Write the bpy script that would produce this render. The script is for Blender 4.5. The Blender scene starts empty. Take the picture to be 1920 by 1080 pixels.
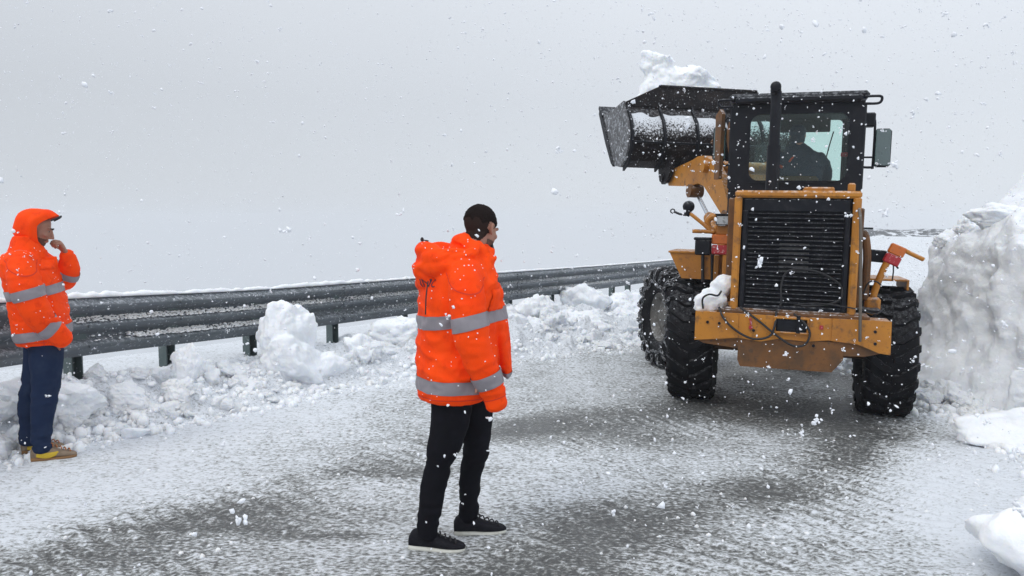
import bpy, bmesh, math, random
import numpy as np
from mathutils import Vector, Matrix
from mathutils.bvhtree import BVHTree

random.seed(7); RNG = np.random.default_rng(7)
SC = bpy.context.scene
COL = SC.collection
R = math.radians
PI = math.pi

# ---------------------------------------------------------------- camera, sky, sun, exposure
cam_data = bpy.data.cameras.new('camera'); cam = bpy.data.objects.new('camera', cam_data); COL.objects.link(cam)
cam.location = (0, 0, 1.65); cam.rotation_euler = (R(90 - 4.4), 0, 0)
cam_data.lens = 27; cam_data.sensor_width = 36; cam_data.clip_start = 0.05; cam_data.clip_end = 3000
SC.camera = cam

world = bpy.data.worlds.new('World'); SC.world = world; world.use_nodes = True
nt = world.node_tree; nt.nodes.clear()
N = nt.nodes.new; LK = nt.links.new
w_out = N('ShaderNodeOutputWorld'); w_add = N('ShaderNodeAddShader')
sky = N('ShaderNodeTexSky'); sky.sky_type = 'NISHITA'; sky.sun_disc = False
sky.sun_elevation = R(48); sky.sun_rotation = R(225)
bg1 = N('ShaderNodeBackground'); bg1.inputs['Strength'].default_value = 0.006
LK(sky.outputs[0], bg1.inputs['Color'])
# the cloud deck: overcast, brighter towards the zenith, softly mottled
tc = N('ShaderNodeTexCoord'); sep = N('ShaderNodeSeparateXYZ'); LK(tc.outputs['Generated'], sep.inputs[0])
mr = N('ShaderNodeMapRange'); mr.inputs['From Min'].default_value = 0.16; mr.inputs['From Max'].default_value = 1.0
mr.inputs['To Min'].default_value = 0.685; mr.inputs['To Max'].default_value = 1.24
LK(sep.outputs['Z'], mr.inputs['Value'])
mx = N('ShaderNodeMapRange'); mx.inputs['From Min'].default_value = -0.6; mx.inputs['From Max'].default_value = 0.6
mx.inputs['To Min'].default_value = 0.86; mx.inputs['To Max'].default_value = 1.08
LK(sep.outputs['X'], mx.inputs['Value'])
nz = N('ShaderNodeTexNoise'); nz.inputs['Scale'].default_value = 1.6; nz.inputs['Detail'].default_value = 3
LK(tc.outputs['Generated'], nz.inputs['Vector'])
mn = N('ShaderNodeMapRange'); mn.inputs['To Min'].default_value = 0.93; mn.inputs['To Max'].default_value = 1.07
LK(nz.outputs['Fac'], mn.inputs['Value'])
m1 = N('ShaderNodeMath'); m1.operation = 'MULTIPLY'; LK(mr.outputs[0], m1.inputs[0]); LK(mx.outputs[0], m1.inputs[1])
m2 = N('ShaderNodeMath'); m2.operation = 'MULTIPLY'; LK(m1.outputs[0], m2.inputs[0]); LK(mn.outputs[0], m2.inputs[1])
bg2 = N('ShaderNodeBackground'); bg2.inputs['Color'].default_value = (0.945, 0.995, 1.065, 1)
LK(m2.outputs[0], bg2.inputs['Strength'])
LK(bg1.outputs[0], w_add.inputs[0]); LK(bg2.outputs[0], w_add.inputs[1]); LK(w_add.outputs[0], w_out.inputs[0])

sun_d = bpy.data.lights.new('sun', 'SUN'); sun_d.energy = 0.9; sun_d.angle = R(25); sun_d.color = (1, 0.97, 0.93)
sun = bpy.data.objects.new('sun', sun_d); COL.objects.link(sun)
sun.rotation_euler = (R(42), 0, R(-45))
SC.view_settings.view_transform = 'Standard'; SC.view_settings.look = 'None'
SC.view_settings.exposure = 0.04; SC.view_settings.gamma = 1.0; SC.view_settings.use_curve_mapping = False
SC.cycles.max_bounces = 8; SC.cycles.volume_bounces = 1; SC.cycles.transparent_max_bounces = 12

# ---------------------------------------------------------------- numpy noise
def _h(ix, iy, iz, s):
    n = (ix * 374761393 + iy * 668265263 + iz * 2147483647 + s * 974634777) & 0xFFFFFFFF
    n = ((n ^ (n >> 13)) * 1274126177) & 0xFFFFFFFF
    n = (n ^ (n >> 16)) * 2246822519 & 0xFFFFFFFF
    return ((n ^ (n >> 15)) & 0xFFFFFF) / float(0xFFFFFF)
def vnoise(p, s=0):
    p = np.asarray(p, float)
    if p.shape[1] == 2: p = np.c_[p, np.zeros(len(p))]
    i = np.floor(p).astype(np.int64); f = p - i; u = f * f * f * (f * (f * 6 - 15) + 10)
    r = 0
    for a in (0, 1):
        wa = u[:, 0] if a else 1 - u[:, 0]
        for b in (0, 1):
            wb = u[:, 1] if b else 1 - u[:, 1]
            for c in (0, 1):
                wc = u[:, 2] if c else 1 - u[:, 2]
                r = r + wa * wb * wc * _h(i[:, 0] + a, i[:, 1] + b, i[:, 2] + c, s)
    return r * 2 - 1
def fbm(p, o=4, s=0, g=0.5):
    p = np.asarray(p, float); r = 0; a = 1.0; t = 0
    for k in range(o):
        r = r + a * vnoise(p * (2.03 ** k) + 17.3 * k, s + k); t += a; a *= g
    return r / t
def ss(t): t = np.clip(t, 0, 1); return t * t * (3 - 2 * t)

# ---------------------------------------------------------------- materials
MATS = {}
def mat(name, col, rough=0.6, metal=0.0, var=None, bump=None, dust=0.0, spec=0.5, sheen=0.0, sss=0.0, chips=None):
    if name in MATS: return MATS[name]
    m = bpy.data.materials.new(name); m.use_nodes = True; t = m.node_tree
    b = t.nodes['Principled BSDF']; b.inputs['Roughness'].default_value = rough; b.inputs['Metallic'].default_value = metal
    b.inputs['Specular IOR Level'].default_value = spec
    if sheen: b.inputs['Sheen Weight'].default_value = sheen
    if sss:
        b.inputs['Subsurface Weight'].default_value = sss; b.inputs['Subsurface Radius'].default_value = (0.5, 0.6, 0.8)
        b.inputs['Subsurface Scale'].default_value = 0.05
    c = t.nodes.new('ShaderNodeTexCoord').outputs['Object']
    cur = None
    rgb = t.nodes.new('ShaderNodeRGB'); rgb.outputs[0].default_value = (*col, 1); cur = rgb.outputs[0]
    def mixc(fac, a, colb):
        x = t.nodes.new('ShaderNodeMix'); x.data_type = 'RGBA'
        t.links.new(fac, x.inputs['Factor']); t.links.new(a, x.inputs['A']); x.inputs['B'].default_value = (*colb, 1)
        return x.outputs['Result']
    def noise(scale, detail=5, rg=0.6, vec=None):
        n = t.nodes.new('ShaderNodeTexNoise'); n.inputs['Scale'].default_value = scale; n.inputs['Detail'].default_value = detail
        n.inputs['Roughness'].default_value = rg; t.links.new(vec or c, n.inputs['Vector']); return n.outputs['Fac']
    def rng(v, a, b_, lo=0, hi=1):
        r_ = t.nodes.new('ShaderNodeMapRange'); r_.inputs['From Min'].default_value = a; r_.inputs['From Max'].default_value = b_
        r_.inputs['To Min'].default_value = lo; r_.inputs['To Max'].default_value = hi; t.links.new(v, r_.inputs['Value']); return r_.outputs[0]
    for v in (var or []):        # (scale, from, to, amount, colour)
        cur = mixc(rng(noise(v[0]), v[1], v[2], 0, v[3]), cur, v[4])
    if dust:                     # snow that has settled on faces that look up
        g = t.nodes.new('ShaderNodeNewGeometry'); sp = t.nodes.new('ShaderNodeSeparateXYZ'); t.links.new(g.outputs['Normal'], sp.inputs[0])
        a = rng(sp.outputs['Z'], 0.25, 0.95); n = rng(noise(26, 6, 0.75), 0.47, 0.62)
        ml = t.nodes.new('ShaderNodeMath'); ml.operation = 'MULTIPLY'; t.links.new(a, ml.inputs[0]); t.links.new(n, ml.inputs[1])
        m3 = t.nodes.new('ShaderNodeMath'); m3.operation = 'MULTIPLY'; t.links.new(ml.outputs[0], m3.inputs[0]); m3.inputs[1].default_value = dust
        cur = mixc(m3.outputs[0], cur, (0.75, 0.78, 0.82))
    t.links.new(cur, b.inputs['Base Color'])
    if bump:
        bp = t.nodes.new('ShaderNodeBump'); bp.inputs['Strength'].default_value = bump[1]; bp.inputs['Distance'].default_value = bump[2] if len(bump) > 2 else 0.01
        t.links.new(noise(bump[0], 6, 0.6), bp.inputs['Height']); t.links.new(bp.outputs[0], b.inputs['Normal'])
    MATS[name] = m
    return m

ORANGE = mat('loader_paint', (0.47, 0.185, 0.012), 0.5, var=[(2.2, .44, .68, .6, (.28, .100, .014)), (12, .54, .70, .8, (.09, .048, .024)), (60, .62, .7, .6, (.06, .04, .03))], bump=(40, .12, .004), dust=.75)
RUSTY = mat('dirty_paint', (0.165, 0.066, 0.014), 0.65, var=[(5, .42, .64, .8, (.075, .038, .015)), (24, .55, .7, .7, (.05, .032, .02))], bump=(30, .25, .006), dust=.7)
BLACK = mat('black_steel', (0.005, 0.006, 0.010), 0.5, spec=.22, var=[(9, .5, .75, .5, (.02, .02, .026))], bump=(50, .1, .003), dust=.4)
GRILLM = mat('grille_black', (0.004, 0.005, 0.009), 0.5, spec=.22, var=[(12, .5, .7, .5, (.03, .03, .035))], dust=.35)
BUCKET = mat('bucket_steel', (0.008, 0.006, 0.007), 0.6, spec=.2, var=[(6, .48, .7, .7, (.035, .026, .024)), (42, .60, .68, .5, (.32, .34, .37))], bump=(22, .5, .015), dust=.35)
BSIDE = mat('bucket_side', (0.10, 0.10, 0.105), 0.5, var=[(9, .46, .6, .8, (.02, .02, .02)), (22, .52, .62, .8, (.42, .44, .47))], bump=(22, .5, .012), dust=.5)
RUBBER = mat('rubber', (0.005, 0.005, 0.007), 0.7, spec=.16, var=[(10, .5, .75, .5, (.018, .018, .02)), (70, .66, .72, .6, (.4, .42, .45))], bump=(60, .25, .004), dust=.15)
CHAINM = mat('chain_steel', (0.10, 0.10, 0.105), 0.45, .7, var=[(30, .5, .6, .7, (.5, .52, .55))], dust=.8)
RIMM = mat('rim_steel', (0.13, 0.125, 0.115), 0.6, var=[(12, .45, .65, .7, (.05, .045, .04)), (30, .58, .68, .6, (.5, .5, .5))], dust=.4)
CHROME = mat('bright_steel', (0.55, 0.57, 0.6), 0.22, 1.0)
LAMPG = mat('lamp_glass', (0.42, 0.44, 0.45), 0.25, .3, var=[(50, .5, .65, .8, (.15, .16, .16))])
REDL = mat('red_lens', (0.36, 0.014, 0.022), 0.35, var=[(40, .58, .66, .7, (.6, .5, .5))])
AMBL = mat('amber_lens', (0.50, 0.125, 0.015), 0.35, var=[(30, .55, .68, .5, (.25, .08, .03))])
STEEL = mat('galvanised_steel', (0.105, 0.12, 0.135), 0.5, .25, var=[(1.4, .42, .62, .55, (.07, .085, .09)), (34, .6, .68, .8, (.6, .63, .67)), (7, .5, .7, .4, (.16, .18, .19))], bump=(60, .2, .003), dust=.55)
POSTM = mat('post_steel', (0.085, 0.115, 0.115), 0.55, .2, var=[(10, .5, .7, .6, (.14, .17, .17)), (34, .62, .7, .8, (.6, .63, .67))], dust=.5)
SNOW = mat('snow', (0.89, 0.91, 0.93), 0.75, spec=.25, sss=.5, var=[(1.3, .45, .7, .35, (.70, .74, .79)), (9, .52, .7, .25, (.66, .69, .72))], bump=(34, .55, .014))
SNOWD = mat('dirty_snow', (0.88, 0.905, 0.94), 0.75, spec=.25, sss=.5, var=[(1.2, .46, .66, .3, (.80, .83, .86)), (4, .60, .74, .2, (.72, .745, .77)), (26, .66, .76, .2, (.62, .65, .68))], bump=(24, .55, .025))
FLAKE = mat('snowflake', (0.86, 0.88, 0.92), 0.8, spec=.2)
CLOTH = mat('hi_vis_cloth', (1.0, 0.074, 0.003), 0.7, spec=.12, var=[(5, .45, .7, .45, (.86, .030, .001)), (16, .56, .72, .45, (.62, .022, .002))], bump=(15, .5, .012))
SEAM = mat('seam_thread', (.74, .036, .003), .8)
FADE = mat('clipped_hair', (.030, .019, .016), .9, spec=.1, bump=(260, .8, .006))
LINING = mat('hood_inside', (0.6, 0.035, 0.005), 0.8)
TAPE = mat('reflective_tape', (0.245, 0.225, 0.245), 0.45, var=[(30, .45, .7, .35, (.19, .175, .20))], bump=(240, .1, .001))
JEANS_B = mat('black_denim', (0.006, 0.006, 0.009), 0.85, spec=.1, var=[(16, .5, .7, .5, (.011, .011, .017))], bump=(60, .25, .004))
JEANS_N = mat('navy_denim', (0.010, 0.021, 0.056), 0.85, spec=.15, var=[(9, .48, .7, .6, (.022, .036, .07))], bump=(60, .25, .004))
SKIN = mat('skin', (0.34, 0.165, 0.11), 0.5, var=[(20, .45, .7, .4, (.28, .11, .075))], sss=.08)
HAIR = mat('hair', (0.017, 0.012, 0.011), 0.95, spec=.08, bump=(260, 1.0, .012), var=[(160, .45, .65, .6, (.03, .02, .018))])
STUB = mat('stubble', (0.10, 0.052, 0.036), 0.8, bump=(260, .6, .003))
EYEW = mat('eye', (0.22, 0.19, 0.17), 0.4)
CORD = mat('black_cord', (0.012, 0.012, 0.014), 0.6)
SHOE_B = mat('black_mesh_shoe', (0.010, 0.010, 0.014), 0.8, spec=.15, bump=(200, .4, .003), var=[(30, .5, .7, .5, (.03, .03, .035))])
SHOE_T = mat('tan_suede', (0.27, 0.20, 0.14), 0.8, var=[(14, .45, .65, .7, (.16, .11, .07))])
SHOE_Y = mat('yellow_leather', (0.62, 0.42, 0.02), 0.6)
SHOE_O = mat('orange_lace', (0.42, 0.13, 0.025), 0.7)
SOLE_W = mat('white_sole', (0.62, 0.62, 0.56), 0.6, var=[(14, .5, .65, .6, (.35, .33, .28))])
SOLE_K = mat('gum_sole', (0.25, 0.13, 0.05), 0.7)
NAVY = mat('navy_jacket', (0.012, 0.022, 0.045), 0.7, bump=(40, .3, .006))
DARKIN = mat('cab_interior', (0.022, 0.028, 0.028), 0.7)
SEATM = mat('brown_vinyl', (0.10, 0.06, 0.022), 0.6)
LETTER = mat('dark_print', (0.035, 0.012, 0.03), 0.7)
ROCK = mat('rock', (0.10, 0.105, 0.11), 0.9, var=[(1.2, .5, .58, .95, (.72, .75, .79))])

glass = bpy.data.materials.new('tinted_glass'); glass.use_nodes = True; t = glass.node_tree; t.nodes.clear()
go = t.nodes.new('ShaderNodeOutputMaterial'); gm = t.nodes.new('ShaderNodeMixShader'); gt = t.nodes.new('ShaderNodeBsdfTransparent'); gg = t.nodes.new('ShaderNodeBsdfGlossy')
gt.inputs[0].default_value = (.90, .975, .955, 1); gg.inputs['Roughness'].default_value = .05
gf = t.nodes.new('ShaderNodeFresnel'); gf.inputs[0].default_value = 1.4
t.links.new(gf.outputs[0], gm.inputs[0]); t.links.new(gt.outputs[0], gm.inputs[1]); t.links.new(gg.outputs[0], gm.inputs[2]); t.links.new(gm.outputs[0], go.inputs[0])

# ---------------------------------------------------------------- mesh helpers
def new_obj(name, V, F, m=None, parent=None, smooth=None, recalc=True):
    me = bpy.data.meshes.new(name); me.from_pydata([tuple(v) for v in np.asarray(V).tolist()], [], F)
    if recalc:
        bm = bmesh.new(); bm.from_mesh(me); bmesh.ops.recalc_face_normals(bm, faces=bm.faces[:]); bm.to_mesh(me); bm.free()
    if m: me.materials.append(m)
    if smooth is not None:
        me.polygons.foreach_set('use_smooth', [True] * len(me.polygons))
        if smooth < 180: me.set_sharp_from_angle(angle=R(smooth))
    o = bpy.data.objects.new(name, me); COL.objects.link(o)
    if parent: o.parent = parent
    return o
def tag(o, label=None, cat=None, group=None, kind=None):
    if label: o['label'] = label
    if cat: o['category'] = cat
    if group: o['group'] = group
    if kind: o['kind'] = kind
    return o
def empty(name, loc, rot, label, cat, group=None):
    o = bpy.data.objects.new(name, None); COL.objects.link(o); o.location = loc; o.rotation_euler = rot
    o.empty_display_size = .1
    return tag(o, label, cat, group)

def frame_to(d, up=(0, 0, 1)):
    d = np.asarray(d, float); d = d / np.linalg.norm(d); u = np.asarray(up, float)
    if abs(d @ u) > .97: u = np.array([0, 1., 0]) if abs(d[1]) < .9 else np.array([1., 0, 0])
    x = np.cross(u, d); x /= np.linalg.norm(x); y = np.cross(d, x)
    return np.array([x, y, d]).T
def catmull(P, n):
    P = np.asarray(P, float)
    if len(P) < 3: return np.array([P[0] + (P[-1] - P[0]) * k / n for k in range(n + 1)])
    Q = np.vstack([2 * P[0] - P[1], P, 2 * P[-1] - P[-2]]); out = []
    for i in range(1, len(Q) - 2):
        for k in range(n):
            t = k / n; a, b, c, d = Q[i - 1], Q[i], Q[i + 1], Q[i + 2]
            out.append(.5 * (2 * b + (c - a) * t + (2 * a - 5 * b + 4 * c - d) * t * t + (3 * b - a - 3 * c + d) * t ** 3))
    out.append(P[-1]); return np.array(out)
def sweep(path, radii, n=12, sub=0, up=(0, 0, 1), caps=True):
    """closed tube; radii: numbers or (rx, ry)"""
    P = np.asarray(path, float); Rr = np.array([r if hasattr(r, '__len__') else (r, r) for r in radii], float)
    if len(Rr) == 1: Rr = np.repeat(Rr, len(P), 0)
    if sub: X = catmull(np.hstack([P, Rr]), sub); P = X[:, :3]; Rr = np.abs(X[:, 3:])
    T = np.gradient(P, axis=0); V = []; F = []; ang = np.linspace(0, 2 * PI, n, endpoint=False)
    M = frame_to(T[0], up); rings = []
    for i in range(len(P)):
        d = T[i] / np.linalg.norm(T[i])
        x = M[:, 0] - d * (M[:, 0] @ d); x /= np.linalg.norm(x); y = np.cross(d, x); M = np.array([x, y, d]).T
        rings.append((P[i], M.copy(), Rr[i]))
    if caps:
        def cap(p, M_, r, s):
            out = []
            for a in (.35, .7, .92): out.append((p + s * M_[:, 2] * min(r) * .55 * math.sin(a * PI / 2), M_, r * math.cos(a * PI / 2)))
            return out
        rings = cap(*rings[0], -1)[::-1] + rings + cap(*rings[-1], 1)
    for p, M_, r in rings:
        for a in ang: V.append(p + M_[:, 0] * math.cos(a) * r[0] + M_[:, 1] * math.sin(a) * r[1])
    k = len(rings)
    for i in range(k - 1):
        for j in range(n): F.append((i * n + j, i * n + (j + 1) % n, (i + 1) * n + (j + 1) % n, (i + 1) * n + j))
    F.append(tuple(range(n))[::-1]); F.append(tuple(range((k - 1) * n, k * n)))
    return np.array(V), F
def ellipsoid(c, r, n=16, rot=None):
    V = []; F = []
    for i in range(n + 1):
        th = PI * i / n
        for j in range(2 * n):
            ph = PI * j / n; V.append((math.sin(th) * math.cos(ph) * r[0], math.sin(th) * math.sin(ph) * r[1], math.cos(th) * r[2]))
    V = np.array(V)
    if rot is not None: V = V @ np.asarray(rot).T
    V = V + np.array(c)
    m = 2 * n
    for i in range(n):
        for j in range(m):
            a, b, c_, d = i * m + j, i * m + (j + 1) % m, (i + 1) * m + (j + 1) % m, (i + 1) * m + j
            F.append((a, b, c_, d))
    return V, F
class MB:
    def __init__(s, M=None): s.V = []; s.F = []; s.n = 0; s.M = M
    def add(s, V, F):
        V = np.asarray(V, float)
        if s.M is not None: V = V @ s.M[:3, :3].T + s.M[:3, 3]
        s.V.append(V); s.F += [tuple(i + s.n for i in f) for f in F]; s.n += len(V); return s
    def box(s, c, d, b=0.006, rot=None):
        h = np.array(d, float) / 2; b = min(b, h.min() * .9); V = []; idx = {}
        for sx in (-1, 1):
            for sy in (-1, 1):
                for sz in (-1, 1):
                    sg = np.array([sx, sy, sz])
                    for ax in range(3):
                        p = h - b; p = p.copy(); p[ax] = h[ax]; idx[(sx, sy, sz, ax)] = len(V); V.append(p * sg)
        F = []
        for ax in range(3):
            u, v = [a for a in range(3) if a != ax]
            for sg in (-1, 1):
                q = []
                for su, sv in ((-1, -1), (1, -1), (1, 1), (-1, 1)):
                    k = [0, 0, 0]; k[ax] = sg; k[u] = su; k[v] = sv; q.append(idx[(*k, ax)])
                F.append(tuple(q))
        for ax in range(3):
            u, v = [a for a in range(3) if a != ax]
            for su in (-1, 1):
                for sv in (-1, 1):
                    k0 = [0, 0, 0]; k0[ax] = -1; k0[u] = su; k0[v] = sv; k1 = list(k0); k1[ax] = 1
                    F.append((idx[(*k0, u)], idx[(*k1, u)], idx[(*k1, v)], idx[(*k0, v)]))
        for sx in (-1, 1):
            for sy in (-1, 1):
                for sz in (-1, 1): F.append(tuple(idx[(sx, sy, sz, a)] for a in range(3)))
        V = np.array(V)
        if rot is not None: V = V @ np.asarray(rot).T
        return s.add(V + np.array(c, float), F)
    def prism(s, poly, d0, d1, plane='xz', bevel=0):
        """polygon in a plane, given depth d0..d1 along the third axis"""
        n = len(poly); V = []
        for d in (d0, d1):
            for a, b in poly: V.append({'xz': (a, d, b), 'yz': (d, a, b), 'xy': (a, b, d)}[plane])
        F = [tuple(range(n)), tuple(range(n, 2 * n))[::-1]] + [(i, (i + 1) % n, n + (i + 1) % n, n + i) for i in range(n)]
        return s.add(V, F)
    def cyl(s, p0, p1, r, n=14, r1=None):
        p0 = np.array(p0, float); p1 = np.array(p1, float); M = frame_to(p1 - p0); V = []; r1 = r if r1 is None else r1
        for p, q in ((p0, r), (p1, r1)):
            for k in range(n):
                a = 2 * PI * k / n; V.append(p + M[:, 0] * math.cos(a) * q + M[:, 1] * math.sin(a) * q)
        return s.add(V, [tuple(range(n))[::-1], tuple(range(n, 2 * n))] + [(i, (i + 1) % n, n + (i + 1) % n, n + i) for i in range(n)])
    def tube(s, path, r, n=8, sub=0, caps=True): return s.add(*sweep(path, [r], n, sub, caps=caps))
    def ell(s, c, r, n=8): return s.add(*ellipsoid(c, r, n))
    def lathe(s, prof, n=40, M=None):
        """prof = (across, radius), spins about local x"""
        V = []; k = len(prof)
        for i in range(n):
            a = 2 * PI * i / n
            for x, r in prof: V.append((x, r * math.cos(a), r * math.sin(a)))
        F = [(i * k + j, i * k + j + 1, ((i + 1) % n) * k + j + 1, ((i + 1) % n) * k + j) for i in range(n) for j in range(k - 1)]
        V = np.array(V)
        if M is not None: V = V @ M[:3, :3].T + M[:3, 3]
        return s.add(V, F)
    def build(s, name, m, parent=None, smooth=35):
        return new_obj(name, np.vstack(s.V), s.F, m, parent, smooth)

def remesh(pieces, voxel, smooth=4, name='tmp'):
    b = MB()
    for V, F in pieces: b.add(V, F)
    o = b.build(name, None, None, None)
    m = o.modifiers.new('r', 'REMESH'); m.mode = 'VOXEL'; m.voxel_size = voxel
    if smooth:
        k = o.modifiers.new('s', 'SMOOTH'); k.iterations = smooth; k.factor = .5
    dg = bpy.context.evaluated_depsgraph_get(); me = bpy.data.meshes.new_from_object(o.evaluated_get(dg))
    old = o.data; bpy.data.objects.remove(o); bpy.data.meshes.remove(old)
    return me
def me_np(me):
    V = np.empty(len(me.vertices) * 3); me.vertices.foreach_get('co', V)
    Nn = np.empty(len(me.vertices) * 3); me.vertices.foreach_get('normal', Nn)
    return V.reshape(-1, 3), Nn.reshape(-1, 3)
def me_set(me, V): me.vertices.foreach_set('co', np.ascontiguousarray(V).ravel()); me.update()
def me_obj(name, me, m, parent):
    me.name = name; me.materials.clear(); me.materials.append(m); me.polygons.foreach_set('use_smooth', [True] * len(me.polygons))
    o = bpy.data.objects.new(name, me); COL.objects.link(o); o.parent = parent; return o

# ---------------------------------------------------------------- the lie of the land
RAIL = np.array([(-4.55, -6, 1.12), (-4.5, 1, 1.12), (-4.35, 3.5, 1.12), (-4.03, 5.2, 1.12), (-3.62, 6.5, 1.08), (-2.8, 8.35, 1.0), (-1.38, 10.8, .965),
                 (-.18, 13.2, .91), (3.2, 18.5, .86), (6.9, 25.5, .80), (9.6, 32, .78), (12.5, 40, .78)])
RP = catmull(RAIL, 16)
RT = np.gradient(RP[:, :2], axis=0); RT /= np.linalg.norm(RT, axis=1)[:, None]
RNm = np.c_[RT[:, 1], -RT[:, 0]]              # points to the road side
def rail_d(x, y):
    x = np.asarray(x, float).ravel(); y = np.asarray(y, float).ravel(); best = np.full(x.shape, 1e18); sd = np.zeros(x.shape); yy = np.zeros(x.shape)
    for i in range(0, len(RP)):
        dx = x - RP[i, 0]; dy = y - RP[i, 1]; q = dx * dx + dy * dy; k = q < best
        best[k] = q[k]; sd[k] = (dx * RNm[i, 0] + dy * RNm[i, 1])[k]; yy[k] = RP[i, 1]
    sd = np.where(best > 30 ** 2, np.sign(sd) * np.sqrt(best), sd)
    return sd, yy
def berm_w(y): return np.interp(y, [2, 5.5, 6.2, 7, 8, 10, 14, 18, 26, 40], [.34, .38, .60, .85, 1.05, 1.55, 3.1, 4.1, 4.5, 3])
def base_h(y): return np.interp(y, [0, 6, 7, 8.5, 10.5, 13, 18, 30], [.36, .34, .30, .24, .20, .10, .02, .1])
def road_z(x, y): return -.105 * ss((x - .2) / 2) - .022 * np.clip(x - 2.72, 0, 3) * ss((x - 1) / 2)
LINE_A = np.array([(-2.8, 3.2), (-2.33, 3.79), (-1.95, 4.13), (-1.51, 4.6), (-.86, 5.3), (-.25, 5.99), (.66, 6.69), (1.72, 7.28), (2.0, 8.2), (2.2, 10.5), (3.0, 14), (6, 20)])
LINE_B = np.array([(-.5, 3.0), (.1, 3.55), (.67, 4.25), (1.53, 4.9), (2.36, 5.55), (3.4, 6.78), (3.9, 8.2), (4.1, 10.5), (5.2, 14), (8, 19)])
def line_d(x, y, L):
    L = catmull(L, 8); best = np.full(x.shape, 1e9); sl = np.zeros(x.shape); acc = 0
    for i in range(len(L) - 1):
        a = L[i]; d = L[i + 1] - a; l = np.linalg.norm(d); d = d / l
        t = np.clip((x - a[0]) * d[0] + (y - a[1]) * d[1], 0, l); qx = x - a[0] - t * d[0]; qy = y - a[1] - t * d[1]
        q = np.sqrt(qx * qx + qy * qy); k = q < best; best[k] = q[k]; sl[k] = acc + t[k]; acc += l
    return best, sl

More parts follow.
